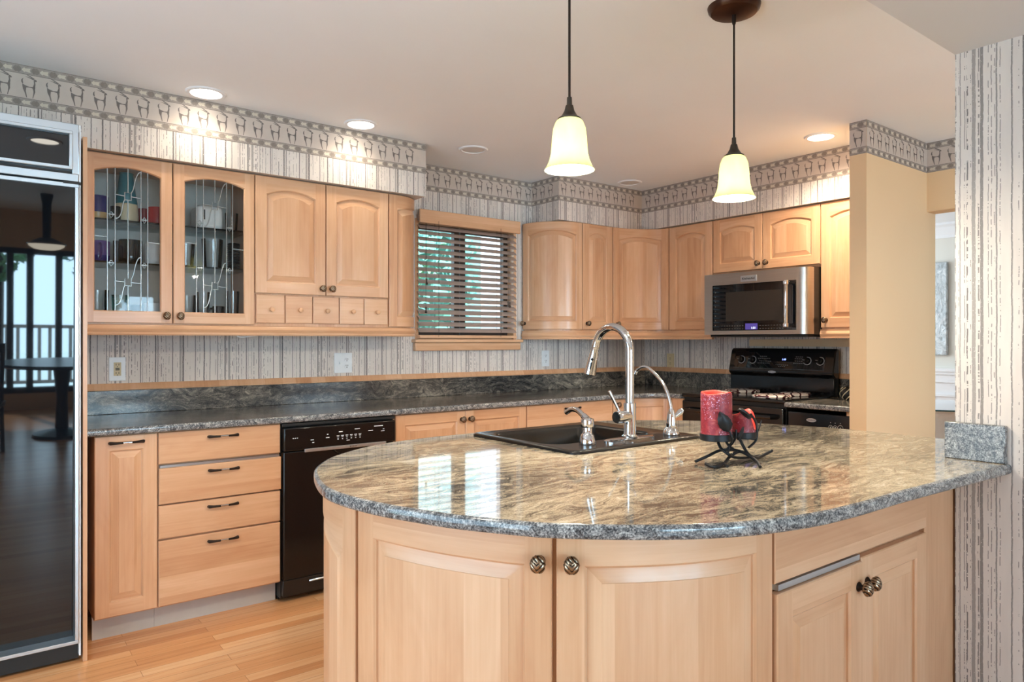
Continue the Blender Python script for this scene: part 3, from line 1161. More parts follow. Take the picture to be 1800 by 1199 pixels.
def pendant(x, y, label):
    t = thing('pendant_lamp', label, 'lamp', (x, y, CZ), 'amber glass pendants over the peninsula')
    zb = 1.770
    MB().lathe([(0.0, -0.030), (0.012, -0.030), (0.055, -0.027), (0.078, -0.022), (0.087, -0.012), (0.090, 0.0)], (x, y, CZ), 40).build('canopy', plain('bronze_canopy', (72, 46, 34), 0.3, 0.7), t)
    MB().lathe([(0.0055, -0.062), (0.0075, -0.05), (0.008, -0.029)], (x, y, CZ), 14).build('cord_grip', BRONZE, t)
    MB().tube([(x, y, zb + 0.20), (x, y, CZ - 0.05)], 0.0036, 10).build('cord', BRONZE, t)
    MB().lathe([(0.0, 0.212), (0.007, 0.212), (0.008, 0.190), (0.011, 0.188), (0.015, 0.172), (0.024, 0.157), (0.034, 0.150), (0.034, 0.146), (0.0, 0.146)], (x, y, zb), 28).build('socket_cap', plain('dark_bronze_cap', (70, 62, 54), 0.4, 0.7), t)
    prof = [(0.028, 0.152), (0.040, 0.140), (0.047, 0.122), (0.0505, 0.095), (0.052, 0.070), (0.054, 0.048), (0.059, 0.028), (0.067, 0.010), (0.0735, 0.0)]
    outp = [(r, z) for r, z in prof]
    inp = [(r - 0.003, z) for r, z in reversed(prof)]
    MB().lathe(outp + inp, (x, y, zb), 48).build('glass_shade', SHADE, t, smooth=60)
    MB().lathe([(0, 0.03), (0.014, 0.034), (0.020, 0.05), (0.017, 0.068), (0.011, 0.09), (0.011, 0.146)], (x, y, zb), 20).build('bulb', BULB, t)
    light('pendant_glow', 'POINT', (x, y, zb + 0.012), energy=25.0, color=(1, 0.90, 0.72), shadow_soft_size=0.02)


pendant(1.383, 1.516, 'amber glass bell pendant lamp hanging closer, over the sink side')
pendant(2.112, 1.466, 'amber glass bell pendant lamp with its dark oval ceiling canopy in view')


# ================================================================== CABINETS
def arc(cx, cy, ax, ay, t0, t1, n=14):
    return [(cx + ax * math.cos(rad(t0 + (t1 - t0) * i / n)), cy + ay * math.sin(rad(t0 + (t1 - t0) * i / n))) for i in range(n + 1)]


def straight(x0, y0, x1, y1):
    return Path([(x0, y0), (x1, y1)])


def add_door(t, path, a0, a1, z0, z1, kind, knob=None, pull=None, name='door', peg=None, **kw):
    d = Door(path, a0, a1, z0, z1, kind, **kw)
    o = d.build(name, t)
    for me, nm, at in ((KNOB, 'knob', knob), (PULL, 'handle', pull), (PEG, 'knob', peg)):
        if at:
            p, n = d.pos(at[0], at[1])
            attach(me, nm, o, p, n)
    return d, o


ZT, ZB = 2.122, 1.356     # wall-cabinet doors
LP = straight(0.0, 3.64, 4.0, 3.64)      # parameter a equals x

# ---- glass-fronted cupboard
t = thing('glass_cabinet', 'maple wall cupboard with two arched leaded-glass doors beside the refrigerator', 'cabinet', (0.78, 3.82, 1.33))
w = MB()
w.box((0.390, 3.661, 1.345), (0.406, WY - 0.003, 2.128))
w.box((1.139, 3.661, 1.345), (1.155, WY - 0.003, 2.128))
w.box((0.406, 3.661, 2.108), (1.139, WY - 0.003, 2.128))
w.box((0.406, 3.661, 1.345), (1.139, WY - 0.003, 1.372))
w.build('body', MAPLE, t)
boxo('back_panel', (0.406, WY - 0.012, 1.372), (1.139, WY - 0.003, 2.108), plain('pale_cabinet_interior', (196, 196, 190), 0.6), t)
for z in (1.838, 1.642):
    boxo('shelf', (0.406, 3.70, z - 0.008), (1.139, WY - 0.014, z), SHELF, t)


def leaded(a0, a1, knob_a):
    d, o = add_door(t, LP, a0, a1, ZB, ZT, 'glass', knob=(knob_a, 1.392), arch=0.027, st=0.048, rb=0.052, rt=0.050)
    i0, i1, zb, zt = d.inner
    W = i1 - i0
    y = 3.64 + 0.012
    n = 16
    top = lambda f: zt(f) - 0.002
    g = MB()
    for k in range(n):
        f0, f1 = k / n, (k + 1) / n
        x0, x1 = a0 + i0 + W * f0, a0 + i0 + W * f1
        g.face([(x0, y, zb), (x1, y, zb), (x1, y, top(f1)), (x0, y, top(f0))])
    g.build('glass_pane', GLASS, o, smooth=0, recalc=False)
    m = MB()
    yy = y - 0.002
    X = lambda f: a0 + i0 + W * f
    Zf = lambda f: zb + (zt(0.5) - zb) * f
    L = lambda pts, r=0.0026: m.tube([(X(a), yy, b) for a, b in pts], r, 6)
    fs = (0.19, 0.305, 0.50, 0.70, 0.805)
    cz1, cz2 = Zf(0.80), Zf(0.20)
    for f in (fs[0], fs[1], fs[3], fs[4]):
        L([(f, zb), (f, top(f))])
    s, hz = 0.05, 0.017
    for cz in (cz1, cz2):
        L([(.5 - s, cz - hz), (.5 + s, cz - hz), (.5 + s, cz + hz), (.5 - s, cz + hz), (.5 - s, cz - hz)])
        L([(fs[1], cz + .004), (.5 - s, cz)])
        L([(.5 + s, cz), (fs[3], cz - .004)])
        cu = catmull([(X(.5 + s), yy, cz + hz), (X(.58), yy, cz + .035), (X(.62), yy, cz + .085), (X(.66), yy, cz + .112), (X(fs[3]), yy, cz + .118)], 5)
        m.tube(cu, 0.0026, 6)
        cu = catmull([(X(.5 - s), yy, cz - hz), (X(.43), yy, cz - .03), (X(.40), yy, cz - .075), (X(.36), yy, cz - .10), (X(fs[1]), yy, cz - .108)], 5)
        m.tube(cu, 0.0026, 6)
    L([(.5, cz1 + hz), (.5, top(.5))])
    L([(.5, cz1 - hz), (.5, cz2 + hz)])
    L([(.5, cz2 - hz), (.5, zb)])
    for f0, f1, q in ((fs[0], fs[1], .665), (fs[3], fs[4], .645), (fs[0], fs[1], .33), (fs[3], fs[4], .325)):
        L([(f0, Zf(q)), (f1, Zf(q))])
        mid = (f0 + f1) / 2
        L([(f0 + .02, Zf(q)), (mid, Zf(q) - .016), (f1 - .02, Zf(q))], .0018)
        L([(f0 + .02, Zf(q)), (mid, Zf(q) + .012), (f1 - .02, Zf(q))], .0018)
    L([(0, Zf(.51)), (fs[0], Zf(.505))])
    L([(fs[4], Zf(.49)), (1, Zf(.485))])
    m.build('leading', LEAD, o)


leaded(0.394, 0.767, 0.346)
leaded(0.772, 1.153, 0.028)

# ---- two-door cupboard with five small drawers
t = thing('wall_cabinet', 'maple wall cupboard with two arched doors above five small drawers', 'cabinet', (1.535, 3.83, 1.33))
boxo('body', (1.156, 3.661, 1.345), (1.916, WY - 0.003, 2.128), MAPLE, t)
add_door(t, LP, 1.158, 1.534, 1.520, ZT, 'raised', knob=(0.354, 1.556), arch=0.030)
add_door(t, LP, 1.539, 1.913, 1.520, ZT, 'raised', knob=(0.028, 1.556), arch=0.030)
xs = [1.162, 1.313, 1.464, 1.615, 1.764, 1.914]
for k in range(5):
    add_door(t, LP, xs[k] + 0.002, xs[k + 1] - 0.002, 1.366, 1.512, 'slab', name='drawer', T=0.016, off=-0.004, peg=((xs[k + 1] - xs[k]) / 2, 1.436))

# ---- curved end cupboard left of the window
endp = Path([(1.9165, 3.64), (1.96, 3.64)] + arc(1.985, 3.78, 0.160, 0.14, -90, 0, 16) + [(2.145, 3.90), (2.145, WY)])
carc = [tuple(endp.at(endp.len * i / 40, -0.021)[0]) for i in range(41)]
t = thing('end_cabinet', 'rounded maple end cupboard left of the kitchen window', 'cabinet', (2.0, 3.85, 1.33))
MB().prism(carc + [(1.918, WY - 0.003)], 1.345, 2.128).build('body', MAPLE, t)
add_door(t, endp, 0.004, endp.len - 0.06, ZB, ZT, 'raised', arch=0.028, st=0.05, n=20)


def light_rail(name, label, path, a0, a1, z0, z1, loc, n=40):
    pr = [(-0.022, z0), (0.002, z0), (0.006, z0 + 0.006), (0.002, z0 + 0.014), (0.008, z0 + 0.020), (0.011, z0 + 0.030), (0.006, z0 + 0.042), (0.001, z0 + 0.047), (0.003, z1), (-0.022, z1)]
    w = MB()
    L = []
    for i in range(n + 1):
        a = a0 + (a1 - a0) * i / n
        ring = []
        for d, z in pr:
            q, _ = path.at(a, d)
            ring.append((q.x, q.y, z))
        L.append(ring)
    d = 0.0
    for k in range(n):
        da = (a1 - a0) / n
        for i in range(len(pr)):
            j = (i + 1) % len(pr)
            w.face([L[k][i], L[k + 1][i], L[k + 1][j], L[k][j]], 0, [(pr[i][1] + pr[i][0], d), (pr[i][1] + pr[i][0], d + da), (pr[j][1] + pr[j][0], d + da), (pr[j][1] + pr[j][0], d)])
        d += da
    w.face(L[0])
    w.face(L[-1])
    return tag(w.build(name, MAPLE, None, smooth=30, origin=loc), label, 'moulding')


allp = Path([(0.40, 3.64), (1.0, 3.64), (1.5, 3.64)] + [tuple(p) for p in endp.p])
light_rail('light_rail', 'long maple moulding strip under the cupboards left of the window', allp, 0.012, allp.len - 0.02, 1.300, 1.350, (1.2, 3.64, 1.30), 60)

# ---- right-hand wall cupboards round the corner
FY, FX = 3.690, 4.165
p_end = Path([(3.187, WY)] + arc(3.462, 4.0, 0.275, 0.31, 180, 270, 20) + [(3.495, FY)])
p_flat = straight(3.495, FY, 3.805, FY)
p_corner = Path(list(reversed(arc(3.805, 3.46, 0.36, 0.23, 0, 90, 18))))
p_range = straight(FX, 3.46, FX, 1.878)


def back_off(path, d, n=30):
    return [tuple(path.at(path.len * i / n, d)[0]) for i in range(n + 1)]


t = thing('end_cabinet', 'rounded maple cupboard right of the kitchen window', 'cabinet', (3.36, 3.86, 1.33))
MB().prism(back_off(p_end, -0.021) + [(3.495, WY - 0.003)], 1.345, 2.128).build('body', MAPLE, t)
add_door(t, p_end, 0.016, p_end.len - 0.003, ZB, ZT, 'raised', arch=0.030, st=0.055, n=24, knob=(0.022, 1.40))
t = thing('wall_cabinet', 'narrow one-door maple cupboard between the rounded cupboard and the corner cupboard', 'cabinet', (3.65, 3.86, 1.33))
MB().box((3.496, FY + 0.021, 1.345), (3.805, WY - 0.003, 2.128)).build('body', MAPLE, t)
add_door(t, p_flat, 0.003, 0.307, ZB, ZT, 'raised', arch=0.030, st=0.062, knob=(0.04, 1.40))
t = thing('corner_cabinet', 'concave maple wall cupboard in the inner corner of the room', 'cabinet', (4.1, 3.7, 1.33))
MB().prism(back_off(p_corner, -0.021) + [(WX - 0.003, 3.46), (WX - 0.003, WY - 0.003), (3.806, WY - 0.003)], 1.345, 2.128).build('body', MAPLE, t)
add_door(t, p_corner, 0.004, p_corner.len - 0.003, ZB, ZT, 'raised', arch=0.028, st=0.06, n=20, knob=(0.038, 1.40))
t = thing('wall_cabinet', 'one-door maple cupboard between the corner cupboard and the microwave', 'cabinet', (4.34, 3.26, 1.33))
MB().box((FX + 0.021, 3.068, 1.345), (WX - 0.003, 3.459, 2.128)).build('body', MAPLE, t)
add_door(t, p_range, 0.003, 0.389, ZB, ZT, 'raised', arch=0.030, st=0.06)
t = thing('wall_cabinet', 'low two-door maple cupboard right above the microwave', 'cabinet', (4.34, 2.67, 1.74))
MB().box((FX + 0.021, 2.272, 1.735), (WX - 0.003, 3.067, 2.128)).build('body', MAPLE, t)
add_door(t, p_range, 0.396, 0.785, 1.752, ZT, 'raised', arch=0.028, knob=(0.362, 1.792))
add_door(t, p_range, 0.789, 1.186, 1.752, ZT, 'raised', arch=0.028, knob=(0.03, 1.792))
t = thing('wall_cabinet', 'maple cupboard right of the microwave, partly hidden behind the cream wall', 'cabinet', (4.34, 2.07, 1.33))
MB().box((FX + 0.021, 1.878, 1.345), (WX - 0.003, 2.271, 2.128)).build('body', MAPLE, t)
add_door(t, p_range, 1.192, 1.580, ZB, ZT, 'raised', arch=0.030, knob=(0.032, 1.402))
pr_ = Path([tuple(p) for p in p_end.p] + [(3.6, FY), (3.7, FY)] + [tuple(p) for p in p_corner.p] + [(FX, 3.40), (FX, 3.3), (FX, 3.07)])
light_rail('light_rail', 'maple moulding strip curving under the corner cupboards right of the window', pr_, 0.012, pr_.len, 1.284, 1.345, (3.7, 3.7, 1.29), 70)
light_rail('light_rail', 'short maple moulding strip under the cupboard right of the microwave', straight(FX, 2.270, FX, 1.878), 0, 0.39, 1.288, 1.345, (FX, 2.07, 1.29), 3)

# ---- base cupboards along the window wall
BY, TK = 3.375, 0.10
BP = straight(0.0, BY, 4.0, BY)
BZ0, BZ1 = 0.108, 0.872


def base_body(t, x0, x1, toe=True):
    w = MB()
    w.box((x0, BY + 0.021, TK), (x1, WY - 0.003, 0.876))
    w.build('body', MAPLE, t)
    boxo('toe_kick', (x0, BY + 0.075, 0.0), (x1, BY + 0.095, TK), GREY, t)


t = thing('base_cabinet', 'narrow maple base cupboard with a tall pull-out door beside the refrigerator', 'cabinet', (0.53, 3.7, 0))
base_body(t, 0.413, 0.652)
add_door(t, BP, 0.413, 0.651, BZ0, BZ1, 'raised', pull=(0.119, 0.842), st=0.055, rt=0.062, rb=0.06)
t = thing('drawer_cabinet', 'maple base unit with four drawers left of the dishwasher', 'cabinet', (0.92, 3.7, 0))
base_body(t, 0.653, 1.193)
for z0, z1, hz, off in ((0.733, BZ1, 0.838, 0), (0.558, 0.715, 0.686, 0.012), (0.404, 0.550, 0.520, 0), (BZ0, 0.396, 0.362, 0)):
    add_door(t, BP, 0.656, 1.192, z0, z1, 'slab', name='drawer', pull=(0.27, hz), off=off)
boxo('drawer_slide', (0.662, BY - 0.002, 0.716), (1.186, BY + 0.02, 0.726), SILVER, t)
t = thing('base_cabinet', 'maple base cupboard with two knobbed doors right of the dishwasher', 'cabinet', (2.27, 3.7, 0))
base_body(t, 1.812, 2.722)
add_door(t, BP, 1.818, 2.268, BZ0, BZ1, 'raised', knob=(0.425, 0.822))
add_door(t, BP, 2.271, 2.720, BZ0, BZ1, 'raised', knob=(0.03, 0.822))
t = thing('drawer_cabinet', 'maple base unit with wide drawers between the knobbed doors and the corner', 'cabinet', (3.1, 3.7, 0))
base_body(t, 2.724, 3.480)
for z0, z1, hz in ((0.62, BZ1, 0.838), (0.37, 0.612, 0.58), (BZ0, 0.362, 0.33)):
    add_door(t, BP, 2.727, 3.478, z0, z1, 'slab', name='drawer', pull=(0.375, hz))
p_bc = Path(list(reversed(arc(3.483, 3.205, 0.40, 0.17, 0, 90, 18))))
t = thing('corner_cabinet', 'concave maple base cupboard in the inner corner beside the black stove', 'cabinet', (4.0, 3.6, 0))
MB().prism(back_off(p_bc, -0.021) + [(WX - 0.003, 3.205), (WX - 0.003, WY - 0.003), (3.484, WY - 0.003)], 0.0, 0.876).build('body', MAPLE, t)
add_door(t, p_bc, 0.003, p_bc.len - 0.003, BZ0, BZ1, 'flat', st=0.055, n=20, knob=(0.035, 0.835))
tag(MB().box((3.885, 3.103, 0), (4.2, 3.203, 0.876)).build('filler_panel', MAPLE, origin=(3.9, 3.15, 0)), 'slim maple filler strip between the corner base cupboard and the stove', 'panel')

# ---- refrigerator and its side panel
t = thing('refrigerator', 'tall built-in refrigerator with black mirror doors in silver frames', 'refrigerator', (-0.1, 3.6, 0))
boxo('body', (-0.56, 3.33, 0.0), (0.352, 3.96, 2.125), BLACKM, t)
w = MB()
YF = 3.24


def ringframe(w, x0, x1, z0, z1, bt, bs, y0, y1):
    w.box((x0, y0, z0), (x1, y1, z0 + bt))
    w.box((x0, y0, z1 - bt), (x1, y1, z1))
    w.box((x0, y0, z0 + bt), (x0 + bs, y1, z1 - bt))
    w.box((x1 - bs, y0, z0 + bt), (x1, y1, z1 - bt))


ringframe(w, -0.56, 0.343, 1.900, 2.127, 0.030, 0.022, YF, 3.33)
ringframe(w, -0.53, 0.322, 1.945, 2.097, 0.012, 0.012, YF - 0.008, YF + 0.01)
g = w.build('top_grille', SILVER, t, bevel=0.002)
boxo('grille_panel', (-0.52, YF + 0.012, 1.93), (0.32, 3.325, 2.11), BLACKGL, g)
w = MB()
ringframe(w, -0.56, 0.343, 0.080, 1.893, 0.014, 0.0135, YF - 0.004, 3.33)
g = w.build('door', SILVER, t, bevel=0.002)
w = MB()
tl = math.tan(rad(1.7))
YP = YF + 0.032
zc = 0.98
n = 1
w.face([(-0.548, YP - tl * (0.09 - zc), 0.09), (0.331, YP - tl * (0.09 - zc), 0.09), (0.331, YP - tl * (1.88 - zc), 1.88), (-0.548, YP - tl * (1.88 - zc), 1.88)])
w.face([(-0.548, 3.32, 0.09), (0.331, 3.32, 0.09), (0.331, 3.32, 1.88), (-0.548, 3.32, 1.88)])
w.build('door_panel', BLACKGL, g, smooth=0, recalc=False)
boxo('edge_strip', (0.344, YF + 0.002, 0.03), (0.350, 3.33, 2.125), PLATE, t)
boxo('hinge', (0.29, YF - 0.006, 1.889), (0.350, YF + 0.03, 1.899), SLOT, t)
boxo('kick_grille', (-0.56, YF + 0.03, 0.012), (0.345, 3.33, 0.074), BLACKM, t)
tag(boxo('side_panel', (0.358, YF + 0.01, 0), (0.373, WY, 2.085), MAPLE, origin=(0.365, 3.6, 0)), 'thin tall maple panel between the refrigerator and the cupboards', 'panel')

# ---- dishwasher
t = thing('dishwasher', 'black dishwasher with a slim silver bar between the drawers and the doors', 'dishwasher', (1.5, 3.7, 0))
boxo('body', (1.197, 3.39, 0.02), (1.808, 3.98, 0.872), BLACKM, t)
boxo('door', (1.200, 3.352, 0.115), (1.800, 3.39, 0.735), BLACK, t, bevel=0.005)
cp = boxo('control_panel', (1.200, 3.346, 0.738), (1.800, 3.39, 0.852), BLACK, t, bevel=0.006)
boxo('top_strip', (1.197, 3.362, 0.856), (1.806, 3.39, 0.873), BLACKM, t, bevel=0.003)
hb = boxo('silver_bar', (1.300, 3.338, 0.728), (1.742, 3.348, 0.744), SILVER, t, bevel=0.002)
text('lettering', 'BOSCH', 0.012, (1.555, 3.3375, 0.736), (1, 0, 0), (0, 0, 1), SLOT, hb)
w = MB()
pts = [(1.45 + 0.19 * k / 12, 3.349 - 0.003, 0.726 - 0.042 * math.sin(math.pi * k / 12)) for k in range(13)]
w.tube(pts, 0.0032, 8)
w.build('grip_recess', BLACK, t)
w = MB()
for x, z, l in ((1.245, .80, .006), (1.255, .80, .006), (1.265, .80, .006), (1.34, .785, .016), (1.345, .772, .01), (1.42, .79, .018), (1.42, .806, .008), (1.49, .814, .02), (1.58, .822, .028), (1.655, .807, .026), (1.70, .828, .05), (1.73, .81, .008), (1.725, .80, .02), (1.53, .768, .018)):
    w.box((x - l / 2, 3.3445, z - .0018), (x + l / 2, 3.346, z + .0018))
for k in range(6):
    x = 1.475 + k * .024
    w.box((x - .007, 3.3445, .793), (x + .007, 3.346, .796))
    w.box((x - .005, 3.3445, .787), (x + .005, 3.346, .789))
    w.box((x - .003, 3.3445, .776), (x + .003, 3.346, .780))
w.build('panel_marking', PLATE, cp, smooth=0)
boxo('kick_plate', (1.200, 3.43, 0.005), (1.800, 3.45, 0.11), BLACKM, t)
boxo('lower_panel', (1.200, 3.36, 0.035), (1.800, 3.39, 0.112), BLACKM, t, bevel=0.003)
MB().tube([(1.33, 3.354, 0.090), (1.34, 3.346, 0.094), (1.42, 3.345, 0.095), (1.43, 3.354, 0.091)], 0.005, 8).build('latch', SILVER, t)

# ---- stove
GREYP = plain('grey_print', (150, 150, 150), 0.4)
SY0, SY1, SXF = 2.335, 3.098, 3.865
t = thing('stove', 'black electric stove with tall knobbed control panel below the microwave', 'stove', (4.18, 2.7, 0))
boxo('body', (SXF + 0.03, SY0, 0.0), (4.46, SY1, 0.895), BLACKM, t)
boxo('cooktop', (SXF, SY0 - 0.004, 0.893), (4.40, SY1 + 0.004, 0.918), BLACK, t, bevel=0.008, segs=3)
dr = boxo('door', (SXF - 0.002, SY0 + 0.005, 0.22), (SXF + 0.03, SY1 - 0.005, 0.868), BLACK, t, bevel=0.006)
w = MB()
w.tube([(SXF - 0.004, SY0 + 0.05, 0.81), (SXF - 0.045, SY0 + 0.06, 0.812), (SXF - 0.05, 2.7, 0.812), (SXF - 0.045, SY1 - 0.06, 0.812), (SXF - 0.004, SY1 - 0.05, 0.81)], 0.013, 10)
w.build('handle', BLACK, dr)
boxo('storage_drawer', (SXF - 0.002, SY0 + 0.005, 0.05), (SXF + 0.03, SY1 - 0.005, 0.21), BLACK, t, bevel=0.006)
w = MB()
BX = 4.40
sec = [(BX, 0.91), (BX, 1.035), (BX - 0.020, 1.048), (BX - 0.022, 1.072), (BX + 0.012, 1.205), (BX + 0.028, 1.222), (BX + 0.055, 1.222), (BX + 0.055, 0.91)]
w.loops([[(x, 2.302, z) for x, z in sec], [(x, 3.085, z) for x, z in sec]], 0, True, True, True)
bg = w.build('backguard', BLACK, t, smooth=20, bevel=0.008, segs=2)


def onface(y, z, o=0.0):
    f = (z - 1.072) / 0.133
    return Vector((BX - 0.022 + 0.034 * f - o, y, z))


FN = Vector((-0.133, 0, 0.034)).normalized()
w = MB()
a = [onface(y, z, 0.0015) for y, z in ((3.035, 1.085), (2.375, 1.085), (2.375, 1.195), (3.035, 1.195))]
b = [onface(y, z, 0.0) for y, z in ((3.045, 1.078), (2.365, 1.078), (2.365, 1.202), (3.045, 1.202))]
w.loops([b, a], 0, True, False, True)
w.build('control_plate', BLACKGL, bg, smooth=0)
w = MB()
for y0, y1, z in ((2.86, 2.79, 1.165), (2.86, 2.76, 1.150), (2.855, 2.75, 1.132), (2.86, 2.76, 1.118), (2.52, 2.585, 1.165), (2.47, 2.585, 1.152), (2.51, 2.585, 1.137), (2.49, 2.60, 1.122), (2.62, 2.72, 1.108), (2.64, 2.70, 1.098)):
    for k in range(int(abs(y1 - y0) / 0.014)):
        yy = min(y0, y1) + k * 0.014
        w.face([onface(yy + 0.009, z, .0022), onface(yy, z, .0022), onface(yy, z + 0.0028, .0022), onface(yy + 0.009, z + 0.0028, .0022)])
w.build('panel_marking', GREYP, bg, smooth=0, recalc=False)
text('clock_digits', '1:49', 0.018, onface(2.655, 1.147, 0.0030), (0, -1, 0), (0.25, 0, 1), BLUELED, bg)
for y in (2.985, 2.895, 2.485, 2.395):
    M = Matrix((Vector((0, 1, 0)).cross(FN), Vector((0, 1, 0)), FN)).transposed().to_4x4()
    k = MB()
    k.lathe([(0.030, 0), (0.030, 0.002), (0.024, 0.003), (0.021, 0.022), (0.017, 0.025), (0, 0.025)], onface(y, 1.140, 0.001), 28, 0, M)
    k.T = Matrix.Translation(onface(y, 1.140, 0.001)) @ M
    k.box((-0.021, -0.004, 0.006), (0.021, 0.004, 0.030))
    k.T = None
    k.lathe([(0.0235, 0.0035), (0.0262, 0.0040), (0.0285, 0.0028)], onface(y, 1.140, 0.001), 28, 1, M)
    k.T = Matrix.Translation(onface(y, 1.140, 0.001)) @ M
    k.box((-0.0012, 0.004, 0.0302), (0.0012, 0.020, 0.0308), 1)
    kn = k.build('knob', [BLACK, GREYP], bg)
w = MB()
M = Matrix(((0, 0, -1), (-1, 0, 0), (0, 1, 0))).to_4x4()
w.T = Matrix.Translation((BX - 0.0225, 2.735, 1.060)) @ M
n = 20
L = [[(0.030 * math.cos(6.2832 * i / n), 0.008 * math.sin(6.2832 * i / n), z) for i in range(n)] for z in (0.0, 0.002)]
w.loops(L, 0, True, False, True)
bd = w.build('badge', SILVER, bg, smooth=0)
text('lettering', 'Whirlpool', 0.010, (BX - 0.0248, 2.735, 1.060), (0, -1, 0), (0, 0, 1), SLOT, bd, extrude=0.0002)


def burner(x, y, r, label):
    c = (x, y, 0.9185)
    o = MB().lathe([(r - 0.004, 0.0), (r, 0.004), (r, 0.010), (r - 0.006, 0.016), (r * 0.8, 0.019), (0, 0.020)], c, 40).build('burner_cover', COVER, origin=c)
    tag(o, label, 'burner cover', 'patterned burner covers on the stove')


burner(4.005, 2.505, 0.118, 'pale patterned round burner cover on the stove front, by the granite shelf')
burner(4.275, 2.50, 0.098, 'pale patterned round burner cover at the stove back, by the granite shelf')
burner(4.275, 2.90, 0.118, 'pale patterned round burner cover at the stove back, behind the tall candle')
burner(4.005, 2.90, 0.098, 'pale patterned round burner cover on the stove front, hidden behind the tall candle')

# ---- microwave
t = thing('microwave', 'stainless over-the-range microwave with black glass door and bar handle', 'microwave', (4.27, 2.65, 1.30))
MX, MY0, MY1, MZ0, MZ1 = 4.03, 2.273, 3.034, 1.316, 1.727
boxo('body', (4.095, MY0, MZ0 - 0.006), (4.515, MY1, MZ1 + 0.005), BLACKM, t, bevel=0.003)
boxo('vent_base', (4.06, MY0 + 0.02, MZ0 - 0.016), (4.50, MY1 - 0.03, MZ0 - 0.006), BLACKM, t)
w = MB()
gy0, gy1, gz0, gz1 = 2.352, 2.968, 1.342, 1.651
ys = [(MY1, 4.03), (gy1, 4.03), (gy0, 4.03), (2.335, 4.03), (2.305, 4.034), (2.285, 4.045), (MY0, 4.065)]


def fr(y):
    for (ya, xa), (yb, xb) in zip(ys, ys[1:]):
        if ya >= y >= yb:
            return xa + (xb - xa) * (ya - y) / (ya - yb)


for (ya, xa), (yb, xb) in zip(ys, ys[1:]):
    zr = [(MZ0, gz0), (gz1, MZ1)] if (ya <= gy1 + 1e-6 and yb >= gy0 - 1e-6) else [(MZ0, MZ1)]
    for z0, z1 in zr:
        w.face([(xa, ya, z0), (xb, yb, z0), (xb, yb, z1), (xa, ya, z1)])
    for z in (MZ0, MZ1):
        w.face([(xa, ya, z), (xb, yb, z), (4.095, yb, z), (4.095, ya, z)])
w.face([(4.065, MY0, MZ0), (4.095, MY0, MZ0), (4.095, MY0, MZ1), (4.065, MY0, MZ1)])
w.face([(4.03, MY1, MZ0), (4.095, MY1, MZ0), (4.095, MY1, MZ1), (4.03, MY1, MZ1)])
hole = [(gy1, gz0), (gy0, gz0), (gy0, gz1), (gy1, gz1)]
w.loops([[(4.03, y, z) for y, z in hole], [(4.040, y + (0.012 if y == gy1 else 0), z) for y, z in hole]], 0)
df = w.build('door', STEEL, t, smooth=50)
boxo('door_glass', (4.036, gy0, gz0), (4.05, gy1, gz1), BLACKGL, df)
boxo('inner_screen', (4.0352, 2.45, 1.405), (4.0362, 2.865, 1.60), plain('dark_mesh_screen', (46, 40, 35), 0.25), df)
boxo('clock_display', (4.0350, 2.625, 1.348), (4.0362, 2.715, 1.388), PURPLE, df)
text('clock_digits', '1:51', 0.020, (4.0345, 2.655, 1.358), (0, -1, 0), (0, 0, 1), m_emit('pale_digits', (0.8, 0.85, 1.0), 2.0), df)
w = MB()
for k in range(8):
    z = 1.375 + k * 0.032
    w.box((4.0345, 2.945, z), (4.0362, 2.951, z + 0.007))
for k in range(9):
    for z in (1.352, 1.372):
        for yb in (2.73, 2.44):
            y = yb + k * 0.020
            w.box((4.0350, y, z), (4.0362, y + 0.010, z + 0.0035))
w.build('panel_marking', plain('dim_print', (96, 92, 88), 0.5), df, smooth=0)
nb = boxo('nameplate', (4.0245, 2.625, 1.662), (4.031, 2.745, 1.702), SILVER, df, bevel=0.002)
text('lettering', 'KitchenAid', 0.021, (4.0238, 2.685, 1.682), (0, -1, 0), (0, 0, 1), SLOT, nb)
w = MB()
hx, hy = 3.985, 2.395
w.lathe([(0.0135, 1.385), (0.0125, 1.387), (0.0125, 1.620), (0.0135, 1.622)], (hx, hy, 0), 18)
for z in (1.358, 1.622):
    w.lathe([(0.0, z), (0.0165, z), (0.0175, z + 0.004), (0.0175, z + 0.022), (0.0165, z + 0.026), (0, z + 0.026)], (hx, hy, 0), 18)
    w.tube([(hx, hy, z + 0.013), (4.036, hy, z + 0.013)], 0.010, 12)
w.build('handle', CHROME, df)

# ---- trash compactor
t = thing('trash_compactor', 'black compactor with oval badge under the short granite shelf', 'appliance', (4.15, 2.1, 0))
boxo('body', (3.91, 1.892, 0.0), (4.50, 2.318, 0.84), BLACKM, t)
cp = boxo('front', (3.880, 1.892, 0.705), (3.91, 2.318, 0.853), BLACK, t, bevel=0.004)
boxo('drawer', (3.884, 1.892, 0.11), (3.91, 2.318, 0.70), BLACK, t, bevel=0.004)
boxo('maple_strip', (3.892, 1.878, 0.842), (4.45, 1.97, 0.876), MAPLE, t)
w = MB()
w.T = Matrix.Translation((3.8795, 2.17, 0.812)) @ M
L = [[(0.030 * math.cos(6.2832 * i / n), 0.011 * math.sin(6.2832 * i / n), z) for i in range(n)] for z in (0.0, 0.002)]
w.loops(L, 0, True, False, True)
bd = w.build('badge', SILVER, cp, smooth=0)
text('lettering', 'Whirlpool', 0.011, (3.8772, 2.17, 0.812), (0, -1, 0), (0, 0, 1), SLOT, bd, extrude=0.0002)
w = MB()
M2 = Matrix(((0, 0, -1), (-1, 0, 0), (0, 1, 0))).to_4x4()
